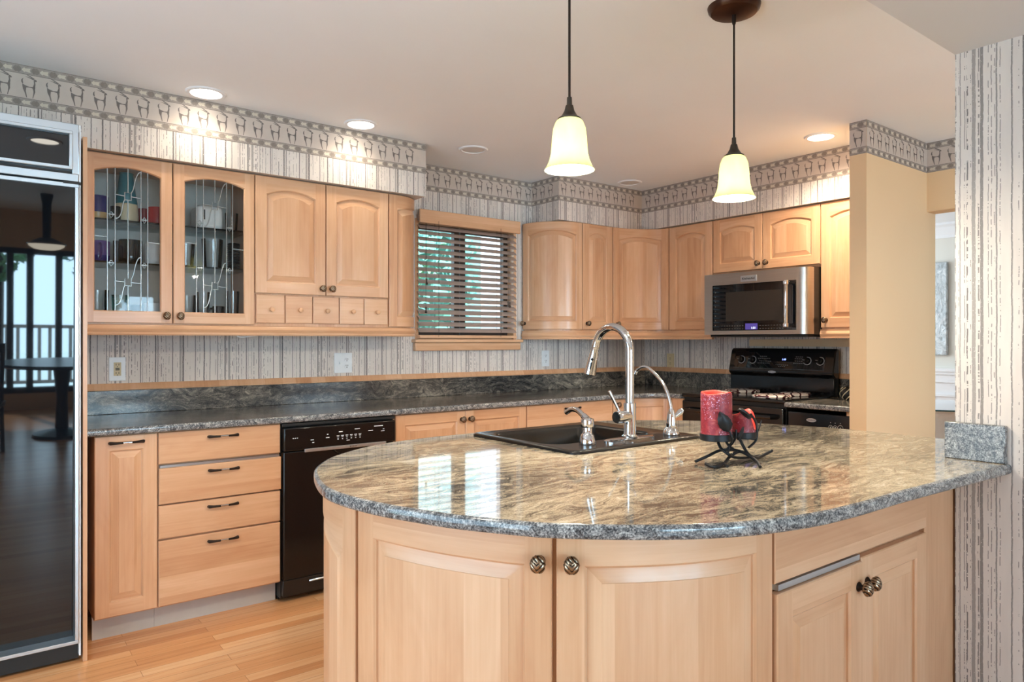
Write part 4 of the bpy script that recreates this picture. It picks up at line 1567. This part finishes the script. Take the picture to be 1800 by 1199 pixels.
for y, z, r in ((2.055, 0.782, 0.011), (2.028, 0.782, 0.011), (1.998, 0.782, 0.015)):
    w.T = None
    w.tube([(3.8795, y + r * math.cos(6.2832 * i / 20), z + r * math.sin(6.2832 * i / 20)) for i in range(21)], 0.0012, 5)
    w.box((3.8790, y - 0.003, z - 0.003), (3.8802, y + 0.003, z + 0.003))
    w.box((3.8790, y - 0.002, z + 0.024), (3.8802, y + 0.002, z + 0.028))
w.build('panel_marking', plain('light_print', (190, 190, 190), 0.5), cp, smooth=0)

# ================================================================== STONE
ZC = 0.908


def inset(poly, d):
    """move a counter-clockwise outline inward by d"""
    n = len(poly)
    out = []
    for i in range(n):
        p, q, r = Vector(poly[i - 1]), Vector(poly[i]), Vector(poly[(i + 1) % n])
        a, b = (q - p).normalized(), (r - q).normalized()
        na, nb = Vector((-a.y, a.x)), Vector((-b.y, b.x))
        m = (na + nb)
        m = m / max(0.25, m.dot(na))
        out.append((q.x + m.x * d, q.y + m.y * d))
    return out


def ccw(poly):
    a = sum(poly[i][0] * poly[(i + 1) % len(poly)][1] - poly[(i + 1) % len(poly)][0] * poly[i][1] for i in range(len(poly)))
    return poly if a > 0 else poly[::-1]


def slab(name, label, outline, z0, z1, origin, hole=None, mat=None):
    outline = ccw([(p[0], p[1]) for p in outline])
    w = MB()
    prof = [(0.010, z0), (0.004, z0 + 0.0015), (0.001, z0 + 0.005), (0.0, z0 + 0.010), (0.0, z1 - 0.010), (0.001, z1 - 0.005), (0.004, z1 - 0.0015), (0.010, z1)]
    L = []
    for d, z in prof:
        L.append([(x, y, z) for x, y in inset(outline, d)])
    w.loops(L, 1)
    for z, k in ((z0, 0), (z1, -1)):
        loop = [Vector((p[0], p[1], 0)) for p in L[k]]
        rings = [loop] + ([[Vector((x, y, 0)) for x, y in hole]] if hole else [])
        flat = [p for r in rings for p in r]
        for tri in tessellate_polygon(rings):
            w.face([(flat[i].x, flat[i].y, z) for i in tri])
    if hole:
        w.loops([[(x, y, z0) for x, y in hole], [(x, y, z1) for x, y in hole]])
    o = w.build(name, [mat or GRANITE_SHADED, GRANITE_E], smooth=50, origin=origin)
    for f in o.data.polygons:
        if abs(f.normal.z) > 0.999:
            f.use_smooth = False
    return tag(o, label, 'worktop')


# long worktop on the window wall, turning the concave corner to the stove
edge = [(0.376, 3.343), (1.2, 3.343), (2.4, 3.343), (3.45, 3.343)] + list(reversed(arc(3.45, 3.185, 0.405, 0.158, 0, 85, 12))) + [(3.855, 3.107)]
slab('worktop', 'granite worktop along the window wall curving to the stove', edge + [(WX - 0.001, 3.107), (WX - 0.001, WY - 0.001), (0.376, WY - 0.001)], 0.877, ZC, (2.4, 3.7, 0.877))
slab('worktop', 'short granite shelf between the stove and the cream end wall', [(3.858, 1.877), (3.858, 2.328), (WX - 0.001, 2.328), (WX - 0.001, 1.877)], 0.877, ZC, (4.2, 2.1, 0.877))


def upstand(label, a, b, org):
    return tag(boxo('stone_upstand', a, b, GRANITE_SHADED, bevel=0.002, origin=org), label, 'backsplash')


upstand('granite upstand along the window wall under the wooden bead', (0.376, WY - 0.021, ZC), (WX - 0.022, WY - 0.001, 1.025), (2.4, WY - 0.01, ZC))
upstand('granite upstand on the stove wall, corner side of the stove', (WX - 0.021, 3.107, ZC), (WX - 0.001, WY - 0.001, 1.025), (WX, 3.5, ZC))
upstand('granite upstand on the stove wall behind the short shelf', (WX - 0.021, 1.877, ZC), (WX - 0.001, 2.328, 1.025), (WX, 2.1, ZC))

# ================================================================== PENINSULA
front = catmull([(2.444, 0.742), (2.1, 0.757), (1.80, 0.768), (1.58, 0.770), (1.40, 0.786), (1.225, 0.836), (1.07, 0.926), (0.925, 1.054), (0.868, 1.130), (0.803, 1.238), (0.762, 1.335), (0.728, 1.430), (0.704, 1.545), (0.700, 1.66),
                 (0.728, 1.79), (0.778, 1.93), (0.845, 2.035), (0.92, 2.12), (1.07, 2.225), (1.21, 2.280), (1.40, 2.308)], 5)
back = [(2.22, 2.308)] + catmull([(2.30, 2.298), (2.42, 2.235), (2.56, 2.12), (2.66, 2.01), (2.76, 1.84), (2.855, 1.60), (2.882, 1.44), (2.886, 1.20), (2.886, 0.99)], 5) + [(2.886, 0.901), (2.444, 0.901)]
SX0, SX1, SYA, SYB = 1.527, 2.180, 1.648, 2.238


def rrect(x0, x1, y0, y1, r, n=5):
    P = []
    for cx, cy, a in ((x1 - r, y0 + r, -90), (x1 - r, y1 - r, 0), (x0 + r, y1 - r, 90), (x0 + r, y0 + r, 180)):
        for i in range(n + 1):
            t = rad(a + 90 * i / n)
            P.append((cx + r * math.cos(t), cy + r * math.sin(t)))
    return P


hole = rrect(SX0 + 0.025, SX1 - 0.025, SYA + 0.025, SYB - 0.025, 0.03)
slab('worktop', 'large rounded granite worktop of the peninsula holding the black sink', [tuple(p)[:2] for p in front] + [tuple(p)[:2] for p in back], 0.877, ZC, (1.8, 1.5, 0.877), hole, GRANITE)
tag(boxo('stone_upstand', (2.421, 0.752, ZC), (2.4445, 0.915, 1.021), GRANITE_E, bevel=0.003, origin=(2.433, 0.83, ZC)), 'short granite upstand where the peninsula meets the striped wall', 'backsplash')

# sink
t = thing('sink', 'black drop-in sink with rounded rim set in the peninsula', 'sink', (1.85, 1.94, ZC))
w = MB()
o_ = lambda e, z, r: [(x, y, z) for x, y in rrect(SX0 + e, SX1 - e, SYA + e, SYB - e, r)]
bx0, bx1, by0, by1 = 1.580, 2.098, 1.812, 2.190
i_ = lambda e, z, r: [(x, y, z) for x, y in rrect(bx0 + e, bx1 - e, by0 + e, by1 - e, r)]
w.loops([o_(0.0, ZC + 0.001, .03), o_(0.001, ZC + 0.008, .03), o_(0.006, ZC + 0.0125, .027), o_(0.014, ZC + 0.0135, .024), o_(0.022, ZC + 0.011, .022), i_(-0.012, ZC + 0.010, .07), i_(-0.003, ZC + 0.008, .065), i_(0.004, ZC - 0.002, .06),
         i_(0.010, ZC - 0.10, .055), i_(0.018, ZC - 0.175, .05), i_(0.05, ZC - 0.195, .04)], 0, True, False, True)
w.build('basin', SINKM, t, smooth=50)
MB().lathe([(0.0, 0.004), (0.028, 0.003), (0.042, 0.005), (0.044, 0.0)], (1.84, 2.0, ZC - 0.195), 24).build('drain', CHROME, t)
DK = ZC + 0.0105

# faucet
t = thing('faucet', 'tall chrome gooseneck faucet with side lever at the sink', 'faucet', (1.889, 1.748, DK))
fx, fy = 1.889, 1.748
w = MB()
pl = [(0.128, 0.0), (0.128, 0.004), (0.120, 0.008), (0.0, 0.009)]
L = []
for r, z in pl:
    k = r / 0.128
    L.append([(fx + 0.128 * k * math.copysign(abs(math.cos(6.2832 * i / 40)) ** 0.8, math.cos(6.2832 * i / 40)) if k else fx, fy + (0.030 - (0.128 - r) * (0.9 if r > 0.1 else 0.234)) * math.sin(6.2832 * i / 40), DK + z) for i in range(40)])
w.loops(L)
w.build('deck_plate', CHROME, t, smooth=40)
w = MB()
w.lathe([(0.030, 0.006), (0.030, 0.012), (0.024, 0.016), (0.0222, 0.020), (0.0222, 0.128), (0.0215, 0.131), (0.0165, 0.132)], (fx, fy, DK), 32)
w.build('body', CHROME, t)
r_ = 0.088
zc = DK + 0.318
pts = [(fx, fy, DK + 0.128), (fx, fy, DK + 0.22)]
for k in range(0, 22):
    a = rad(180 - k * 7.95)
    pts.append((fx, fy + r_ + r_ * math.cos(a), zc + r_ * math.sin(a)))
w = MB()
w.tube(pts, 0.0155, 20)
w.build('spout', CHROME, t, smooth=60)
e1, e0 = Vector(pts[-1]), Vector(pts[-2])
dr = (e1 - e0).normalized()
w = MB()
w.tube([e1, e1 + dr * .004, e1 + dr * .006, e1 + dr * .03, e1 + dr * .08, e1 + dr * .112, e1 + dr * .115], [.0160, .0165, .0160, .0172, .0205, .0238, .021], 24)
hd = w.build('spray_head', CHROME, t)
sd = Vector((-0.78, -0.62, 0.0)).normalized()
sd = (sd - dr * sd.dot(dr)).normalized()
w = MB()
c0 = e1 + dr * .052 + sd * .0165
w.tube([c0 - sd * .003, c0 + sd * .0045], .0055, 12)
c1 = e1 + dr * .078 + sd * .0195
w.tube([c1 - dr * .014, c1 + dr * .014], .0035, 8)
w.build('spray_button', BLACK, hd)
hz = DK + 0.083
w = MB()
MX_ = Matrix(((0, 0, -1), (0, 1, 0), (1, 0, 0))).to_4x4()
w.lathe([(0.0205, 0.0), (0.0215, 0.030), (0.0225, 0.033), (0.0225, 0.062), (0.0215, 0.066), (0.0205, 0.070)], (fx, fy, hz), 28, 0, MX_)
w.lathe([(0.0205, 0.070), (0.018, 0.0725), (0.0, 0.073)], (fx, fy, hz), 28, 1, MX_)
hh = w.build('handle', [CHROME, BLACK], t)
w = MB()
h0 = Vector((fx - 0.052, fy, hz + 0.018))
w.tube([h0, h0 + Vector((-0.008, 0.006, 0.018)), h0 + Vector((-0.030, 0.018, 0.068)), h0 + Vector((-0.034, 0.02, 0.076))], [.0042, .0048, .0066, .005], 14)
w.build('lever', CHROME, hh)

# soap dispenser
t = thing('soap_dispenser', 'small chrome soap pump with curved nozzle at the sink corner', 'dispenser', (1.682, 1.752, DK))
sx, sy = 1.682, 1.752
MB().lathe([(0.029, 0.0), (0.030, 0.004), (0.0225, 0.032), (0.0190, 0.036), (0.0165, 0.040), (0.0165, 0.058)], (sx, sy, DK), 32).build('base', CHROME, t)
MB().lathe([(0.0215, 0.058), (0.0225, 0.060), (0.0225, 0.082), (0.0205, 0.088), (0.010, 0.092), (0.0, 0.0925)], (sx, sy, DK), 32).build('pump_head', CHROME, t)
w = MB()
w.tube(catmull([(sx, sy, DK + .086), (sx, sy + .02, DK + .096), (sx + .004, sy + .055, DK + .112), (sx + .008, sy + .09, DK + .112), (sx + .012, sy + .122, DK + .098)], 5), [.011] * 6 + [.0095] * 8 + [.0085] * 7, 14)
w.build('nozzle', CHROME, t)

# filtered-water tap
t = thing('filter_tap', 'slender chrome drinking-water tap with curved spout beside the faucet', 'faucet', (2.100, 1.733, DK))
qx, qy = 2.100, 1.733
MB().lathe([(0.031, 0.0), (0.032, 0.004), (0.029, 0.014), (0.022, 0.026), (0.0185, 0.030), (0.0195, 0.038), (0.0135, 0.084), (0.0085, 0.100), (0.0, 0.101)], (qx, qy, DK), 32).build('body', CHROME, t)
MB().tube(catmull([(qx, qy, DK + .095), (qx, qy + .006, DK + .125), (qx, qy + .022, DK + .165), (qx, qy + .050, DK + .203), (qx - .004, qy + .105, DK + .247), (qx - .006, qy + .140, DK + .252), (qx - .008, qy + .168, DK + .236)], 6), 0.0062, 14).build('spout', CHROME, t, smooth=60)
e = Vector((qx - .008, qy + .168, DK + .236))
MB().tube([e, e + Vector((-.001, .006, -.012))], .0075, 12).build('aerator', CHROME, t)
MB().tube([(qx, qy, DK + .066), (qx + .02, qy - .004, DK + .070), (qx + .038, qy - .012, DK + .085), (qx + .046, qy - .016, DK + .094)], [.008, .008, .0125, .008], 14).build('lever', CHROME, t)

# base cupboards of the peninsula
pen = catmull([(1.40, 2.262), (1.2, 2.236), (1.03, 2.165), (0.90, 2.06), (0.81, 1.93), (0.757, 1.81), (0.738, 1.71), (0.737, 1.63), (0.757, 1.52), (0.824, 1.322), (0.917, 1.152), (1.007, 1.061), (1.160, 0.962), (1.31, 0.907), (1.437, 0.8925), (1.52, 0.892)], 6)
PP = Path([(p[0], p[1]) for p in pen] + [(2.0, 0.892), (2.444, 0.892)])
aA, aB, aC = PP.near(0.747, 1.578), PP.near(0.962, 1.103), PP.near(1.437, 0.8925)
aL = PP.near(1.20, 2.236)


def seg(a0, a1, d, n=26):
    return [tuple(PP.at(a0 + (a1 - a0) * i / n, d)[0]) for i in range(n + 1)]


t = thing('peninsula_cabinet', 'rounded maple end panel of the peninsula facing the dishwasher', 'cabinet', (1.0, 1.9, 0))
MB().prism(seg(aL, aA, -0.021) + [(1.25, 1.70), (1.25, 2.236)], 0.0, 0.876).build('body', MAPLE, t)
add_door(t, PP, aL, aA - 0.008, BZ0, 0.868, 'raised', arch=0.06, st=0.055, rt=0.05, n=26)
t = thing('peninsula_cabinet', 'curved maple cupboard with two knobbed doors under the rounded worktop end', 'cabinet', (1.1, 1.3, 0))
MB().prism(seg(aA, aC, -0.021) + [(1.437, 1.60), (0.90, 1.60)], 0.0, 0.876).build('body', MAPLE, t)
add_door(t, PP, aA + 0.004, aB - 0.004, BZ0, 0.868, 'raised', st=0.058, rt=0.062, n=20, knob=(aB - aA - 0.034, 0.815), raise_w=0.036)
add_door(t, PP, aB + 0.005, aC - 0.004, BZ0, 0.868, 'raised', st=0.058, rt=0.062, n=20, knob=(0.030, 0.815), raise_w=0.036)
t = thing('peninsula_cabinet', 'straight maple cupboard with a wide drawer above two doors next to the striped wall', 'cabinet', (1.9, 1.2, 0))
MB().box((1.439, 0.914, 0.0), (2.236, 1.60, 0.876)).build('body', MAPLE, t)
FP = straight(0, 0.892, 3, 0.892)
add_door(t, FP, 1.441, 2.234, 0.722, 0.868, 'slab', name='drawer')
add_door(t, FP, 1.441, 1.837, BZ0, 0.700, 'raised', st=0.062, rt=0.062, knob=(0.372, 0.640), off=0.006)
add_door(t, FP, 1.842, 2.234, BZ0, 0.708, 'raised', st=0.062, rt=0.062, knob=(0.028, 0.640))
boxo('drawer_slide', (1.46, 0.896, 0.702), (1.84, 0.913, 0.716), SILVER, t)
tag(boxo('filler_panel', (2.238, 0.900, 0), (2.50, 0.925, 0.876), MAPLE, origin=(2.34, 0.91, 0)), 'plain maple filler panel between the peninsula cupboard and the striped wall', 'panel')
tag(boxo('back_panel', (1.27, 2.20, 0), (2.60, 2.24, 0.876), MAPLE, origin=(1.9, 2.22, 0)), 'maple back panel of the peninsula facing the window wall', 'panel')

# ================================================================== SMALL THINGS
# candle holder and candles
hc = Vector((1.81, 1.255, ZC))
t = thing('candle_holder', 'dark iron branch-shaped candle holder with leaves on the peninsula', 'candle holder', tuple(hc))
HM = Matrix.Translation(hc) @ Matrix.Rotation(rad(-37.7), 4, 'Z')
br = [([(-.120, -.012, .007), (-.082, 0, .020), (-.045, .02, .032), (-.017, .03, .036), (.014, 0, .036), (.035, -.03, .026), (.046, -.06, .016), (.043, -.096, .006)], .0046),
      ([(-.105, -.07, .010), (-.088, -.095, .006), (-.051, -.06, .008), (-.02, -.02, .022), (.011, 0, .034), (.043, .02, .025), (.078, .05, .008), (.108, .08, .007), (.150, .10, .022)], .0048),
      ([(-.051, 0, .072), (-.048, -.02, .05), (-.032, -.04, .034), (-.001, 0, .018), (.046, .05, .008), (.112, .10, .006)], .0044),
      ([(.021, .02, .072), (.036, 0, .034), (.048, -.03, .016), (.056, -.05, .007)], .0044),
      ([(.005, 0, .10), (.003, 0, .075), (-.008, .02, .047), (-.02, .03, .032)], .0036),
      ([(.055, .02, .145), (.074, .03, .120), (.078, .03, .095), (.075, .03, .064), (.046, .01, .045)], .0036),
      ([(.099, .05, .122), (.086, .045, .088), (.071, .03, .066), (.045, .03, .074)], .0020),
      ([(-.017, .05, .070), (-.005, .03, .045), (.018, .02, .031)], .0040),
      ([(-.051, -.06, .008), (-.047, -.075, .006), (-.046, -.082, .005)], .0040),
      ([(-.033, -.05, .108), (-.022, -.05, .080), (-.024, -.03, .055), (-.032, -.04, .034)], .0030)]
for pts, r in br:
    w = MB()
    w.T = HM
    w.tube(catmull(pts, 5), r, 10)
    w.build('branch', IRON, t, smooth=60)
for c, rr in (((-.054, 0), .0485), ((.043, .05), .040)):
    w = MB()
    w.T = HM
    w.lathe([(0.0, .069), (rr - .002, .069), (rr, .071), (rr, .088), (rr - .003, .089), (rr - .004, .075), (0, .0745)], (c[0], c[1], 0), 36)
    w.build('candle_cup', IRON, t)


def iron_leaf(pts, tip, basep, bulge):
    """a cupped leaf: midrib from basep to tip, outline pts"""
    w = MB()
    w.T = HM
    B, Tp = Vector(basep), Vector(tip)
    sd, nr = Vector(pts[0]), Vector(pts[1])
    n = 10
    for lay in (0.0, 0.0022):
        rows = []
        for i in range(n + 1):
            f = i / n
            c = B.lerp(Tp, f)
            wd = math.sin(math.pi * f ** 0.8) ** 0.8 * bulge if 0 < f < 1 else 0.0
            wd *= 1 + 0.10 * (i % 2)
            rows.append([c + sd * (wd * k / 3) + nr * (lay + 0.006 * math.sin(math.pi * f) - 0.010 * (abs(k) / 3) ** 2 + 0.002 * abs(k % 2)) for k in range(-3, 4)])
        for a, b in zip(rows, rows[1:]):
            for k in range(6):
                w.face([a[k], a[k + 1], b[k + 1], b[k]])
    w.build('leaf', IRON, t, smooth=60, recalc=False)


iron_leaf(((.95, 0, .3), (.0, -1, .2)), (-.060, -.058, .160), (-.032, -.052, .100), .019)
iron_leaf(((.5, .1, -.85), (.2, -.9, .3)), (.013, 0, .160), (.058, .02, .135), .019)
iron_leaf(((.85, .2, .3), (.1, -1, .1)), (.013, -.045, .114), (.000, -.040, .074), .009)


def candle(label, c, r, zlo, hi, lo_, dip, seed, n=48):
    cw = HM @ Vector((c[0], c[1], zlo))
    t = thing('candle', label, 'candle', tuple(cw), 'red pillar candles')
    rng = random.Random(seed)
    ph = [rng.uniform(0, 6.28) for _ in range(3)]
    w = MB()
    w.T = HM

    def H(a):
        return hi + lo_ * math.sin(a * 2 + ph[0]) + lo_ * 0.6 * math.sin(a * 3 + ph[1]) - dip * max(0, math.cos(a - ph[2])) ** 6

    L = []
    for f, k in ((0, 1.0), (.03, 1.01), (.25, 1.0), (.5, 1.0), (.75, 1.0), (.92, 1.0), (.985, .985), (1.0, .94), (.995, .88), (.95, .80), (.86, .74), (.80, .55), (.80, 0.0)):
        ring = []
        for i in range(n):
            a = 6.2832 * i / n
            h = H(a)
            z = h * f if f > .3 and k > .6 else hi * f
            if k <= .6:
                z = hi * .78 - dip * .5
            j = 1 + 0.006 * math.sin(a * 9 + f * 20)
            ring.append((c[0] + r * k * j * math.cos(a), c[1] + r * k * j * math.sin(a), zlo + z))
        L.append(ring)
    w.loops(L, 0, True, True, False, [0] * 6 + [1] * 6)
    w.build('wax', [WAX, WAXIN], t, smooth=60)
    w = MB()
    w.T = HM
    zt = zlo + hi * .78 - dip * .5
    w.tube([(c[0], c[1], zt - .004), (c[0] + .001, c[1], zt + .006), (c[0] + .004, c[1] + .001, zt + .011)], .0012, 6)
    w.build('wick', SLOT, t)


candle('tall red pillar candle on the left cup of the iron holder', (-.054, 0), .0455, .0748, .138, .004, .006, 5)
candle('short melted red candle with a collapsed rim beside the tall candle', (.043, .05), .0370, .0748, .068, .009, .034, 23)


# outlets and switches
def wall_plate(name, label, x, z, wd, ht, mat, cat, kind, on='back', y=None):
    if on == 'back':
        c = Vector((x, WY - 0.0005, z))
        M = Matrix(((1, 0, 0), (0, 0, -1), (0, 1, 0))).to_4x4()
    else:
        c = Vector((WX - 0.0005, y, z))
        M = Matrix(((0, 0, -1), (-1, 0, 0), (0, 1, 0))).to_4x4()
    t = thing(name, label, cat, tuple(c))
    T = Matrix.Translation(c) @ M
    w = MB()
    w.T = T
    w.box((-wd / 2, -ht / 2, 0), (wd / 2, ht / 2, 0.006))
    w.build('cover_plate', mat, t, bevel=0.002)

    def recept(cx, cy, fm):
        w = MB()
        w.T = T
        w.lathe([(0.0, .0075), (.0155, .0075), (.017, .006)], (cx, cy, 0), 20)
        r = w.build('receptacle', fm, t)
        w = MB()
        w.T = T
        w.box((cx - .0075, cy - .001, .0075), (cx - .005, cy + .008, .0080))
        w.box((cx + .005, cy - .001, .0075), (cx + .0075, cy + .008, .0080))
        w.lathe([(0, .0080), (.003, .0080), (.003, .0075)], (cx, cy - .0075, 0), 10)
        w.build('slots', SLOT, r, smooth=0)
    if kind == 'duplex':
        for s in (-.0195, .0195):
            recept(0, s, mat)
    elif kind == 'gfci':
        w = MB()
        w.T = T
        w.box((-.0165, -.0335, .006), (.0165, .0335, .0085))
        f = w.build('receptacle', IVORY, t, bevel=.001)
        w = MB()
        w.T = T
        for s in (-.021, .021):
            w.box((-.0075, s - .003, .0085), (-.005, s + .006, .009))
            w.box((.005, s - .003, .0085), (.0075, s + .006, .009))
            w.box((-.002, s - .011, .0085), (.002, s - .007, .009))
        w.box((-.009, -.006, .0085), (.009, -.001, .0105))
        w.box((-.009, .001, .0085), (.009, .006, .0105))
        w.build('slots', SLOT, f, smooth=0)
    elif kind == 'combo':
        for s in (-.0195, .0195):
            recept(.023, s, PLATE)
        w = MB()
        w.T = T
        w.box((-.028, -.012, .006), (-.018, .012, .0075))
        w.box((-.0255, -.006, .0075), (-.0205, .006, .016))
        w.build('toggle_switch', PLATE, t)


wall_plate('wall_outlet', 'white outlet plate with ivory test-button receptacle near the refrigerator', 0.590, 1.132, .074, .118, PLATE, 'outlet', 'gfci')
wall_plate('switch_plate', 'wide white plate with one toggle switch and two sockets under the small drawers', 1.800, 1.140, .116, .122, PLATE, 'outlet', 'combo')
wall_plate('wall_outlet', 'slim white outlet plate on the striped wall right of the window sill', 3.415, 1.143, .072, .118, PLATE, 'outlet', 'duplex')
wall_plate('wall_outlet', 'beige outlet plate blending into the striped wall left of the stove', 0, 1.112, .072, .118, IVORY, 'outlet', 'duplex', 'right', 3.735)
c = (1.13, 3.73, 1.297)
tag(MB().tube(catmull([(1.06, 3.66, 1.343), (1.075, 3.67, 1.302), (1.10, 3.68, 1.293), (1.16, 3.70, 1.300), (1.22, 3.74, 1.312), (1.24, 3.80, 1.343)], 5), 0.004, 8).build('lamp_cord', PLATE, origin=c), 'short white cord drooping below the glass cupboard', 'cord')

# dark ornament on the short shelf
oc = (4.30, 2.165, ZC)
t = thing('pine_cone_ornament', 'small dark ribbed round ornament with pale stripes beside the stove', 'ornament', oc)
w = MB()
n, m = 28, 18
L = []
for j in range(m + 1):
    th = math.pi * j / m
    L.append([(oc[0] + .045 * math.sin(th) * (1 + .10 * abs(math.sin(5 * 6.2832 * i / n / 2 + th * 3))) * math.cos(6.2832 * i / n), oc[1] + .045 * math.sin(th) * (1 + .10 * abs(math.sin(5 * 6.2832 * i / n / 2 + th * 3))) * math.sin(6.2832 * i / n), oc[2] + .043 - .043 * math.cos(th)) for i in range(n)])
w.loops(L)
w.build('body', BLACKM, t, smooth=60)
w = MB()
for k in range(7):
    a0 = 6.2832 * k / 7
    w.tube([(oc[0] + .0485 * math.sin(th) * math.cos(a0 + th * .9), oc[1] + .0485 * math.sin(th) * math.sin(a0 + th * .9), oc[2] + .043 - .0455 * math.cos(th)) for th in [0.5 + 0.22 * q for q in range(10)]], .0028, 6)
w.build('stripes', CREAMP, t)


# crockery behind the leaded glass
def mug(label, x, y, z, r, h, mat, hdl=None, band=None, name='mug', cat='mug', group='crockery in the glass cupboard'):
    t = thing(name, label, cat, (x, y, z), group)
    w = MB()
    mats = [mat, band or mat]
    w.lathe([(0, .001), (r * .88, 0), (r * .95, .005), (r, h * .3), (r, h * .32), (r, h * .97), (r * .97, h), (r * .92, h * .97), (r * .90, .008), (0, .008)], (x, y, z), 28, mats=[1, 1, 1, 1] + [0] * 5)
    w.build('cup', mats, t)
    if hdl is not None:
        d = Vector((math.cos(rad(hdl)), math.sin(rad(hdl)), 0))
        c = Vector((x, y, z))
        up = Vector((0, 0, 1))
        MB().tube(catmull([c + d * r * .95 + up * h * .82, c + d * (r + .018) + up * h * .82, c + d * (r + .030) + up * h * .55, c + d * (r + .018) + up * h * .24, c + d * r * .95 + up * h * .2], 4), .0055, 8).build('handle', mat, t)


def tumbler(label, x, y, z, r, h, name='drinking_glass'):
    t = MB().lathe([(0, .001), (r * .8, 0), (r * .84, .004), (r, h), (r - .002, h), (r * .80, .010), (0, .010)], (x, y, z), 24).build(name, TUMBLER, origin=(x, y, z))
    tag(t, label, 'glass', 'glassware in the glass cupboard')


S1, S2, S0 = 1.838, 1.642, 1.372
w_ = mug
mug('deep blue mug with tan foot on the top shelf by the refrigerator side', .478, 3.80, S1, .045, .115, NAVY, None, GOLD)
t = thing('pitcher', 'tall teal pitcher with cream base on the top glass shelf', 'pitcher', (.602, 3.83, S1), 'crockery in the glass cupboard')
MB().lathe([(0, 0), (.050, 0), (.054, .01), (.050, .09), (.046, .095)], (.602, 3.83, S1), 28).build('base', CREAMP, t)
MB().lathe([(.046, .095), (.048, .10), (.038, .17), (.030, .235), (.031, .245), (0, .245)], (.602, 3.83, S1), 28).build('body', TEAL, t)
mug('thin black glass-handled cup between the blue mug and the teal pitcher', .548, 3.77, S1, .022, .07, BLACK)
mug('small dark red mug between the teal pitcher and the bright red mug', .677, 3.82, S1, .026, .08, DKRED)
mug('bright red mug at the right of the top shelf behind the first glass door', .735, 3.81, S1, .045, .09, RED, 180)
mug('purple patterned mug on the middle shelf by the refrigerator side', .482, 3.80, S2, .047, .10, PURP, -90, NAVY)
mug('slim dark cup standing between the purple and the black mug', .560, 3.82, S2, .016, .11, BLACKM)
mug('large black mug on the middle shelf', .615, 3.80, S2, .052, .115, BLACK, -80)
mug('white mug on the middle shelf right of the large black mug', .722, 3.80, S2, .048, .105, WHITEC, -35)
mug('short black cup on the bottom shelf behind the first glass door', .648, 3.80, S0, .035, .075, BLACKM)
mug('white mug on the bottom shelf behind the first glass door', .715, 3.79, S0, .050, .085, WHITEC, -30)
tumbler('clear glass bowl wrapped low at the refrigerator side of the bottom shelf', .475, 3.80, S0, .050, .14, 'glass_vase')
tumbler('clear tumbler beside the short black cup on the bottom shelf', .570, 3.80, S0, .036, .12)
t = thing('toaster', 'white rounded toaster on the top shelf behind the second glass door', 'toaster', (.965, 3.82, S1), 'crockery in the glass cupboard')
boxo('body', (.905, 3.76, S1), (1.035, 3.90, S1 + .125), WHITEC, t, bevel=.025, segs=4)
boxo('slot', (.935, 3.7585, S1 + .05), (.945, 3.7615, S1 + .10), SLOT, t)
tumbler('clear tumbler right of the white toaster on the top shelf', 1.085, 3.80, S1, .033, .10)
tumbler('clear glass jar at the left of the middle shelf behind the second glass door', .860, 3.80, S2, .045, .12, 'glass_jar')
tumbler('tall clear vase in the middle of the shelf behind the second glass door', .995, 3.82, S2, .052, .155, 'glass_vase')
t = thing('ribbed_canister', 'dark ribbed canister on the middle shelf behind the second glass door', 'canister', (1.105, 3.83, S2), 'crockery in the glass cupboard')
pf = [(0, 0)]
for k in range(14):
    pf += [(.032, k * .0105), (.028, k * .0105 + .008)]
pf += [(0, .15)]
MB().lathe(pf, (1.105, 3.83, S2), 24).build('body', BLACKM, t)
tumbler('cut glass bowl on the bottom shelf behind the second glass door knob', .865, 3.80, S0, .052, .13, 'glass_bowl')
tumbler('tall clear glass left of the small black mug on the bottom shelf', .945, 3.80, S0, .033, .15)
mug('small black mug with handle on the bottom shelf behind the second glass door', 1.02, 3.80, S0, .030, .080, BLACK, 200)
tumbler('tall clear glass right of the small black mug on the bottom shelf', 1.09, 3.80, S0, .034, .16)

# far room seen through the doorway
art = boxo('wall_art', (7.66, 2.868, 1.13), (7.70, 3.25, 2.06), ARTM, bevel=.012, origin=(7.68, 2.9, 1.6))
tag(art, 'hammered silver wall panel hanging in the pale room beyond the doorway', 'art')
t = thing('glass_table', 'glass-topped white table glimpsed through the doorway', 'table', (6.3, 2.5, 0))
MB().lathe([(0, .738), (.55, .738), (.556, .7395), (.556, .7485), (.55, .750), (0, .750)], (6.3, 2.5, 0), 48, mats=[0, 1, 1, 1, 0]).build('table_top', [WHITE, TEALG], t)
MB().lathe([(0.54, 0.0), (.53, .03), (.51, .06), (.50, .70), (.52, .736), (0, .737)], (6.3, 2.5, 0), 40).build('pedestal', WHITE, t)
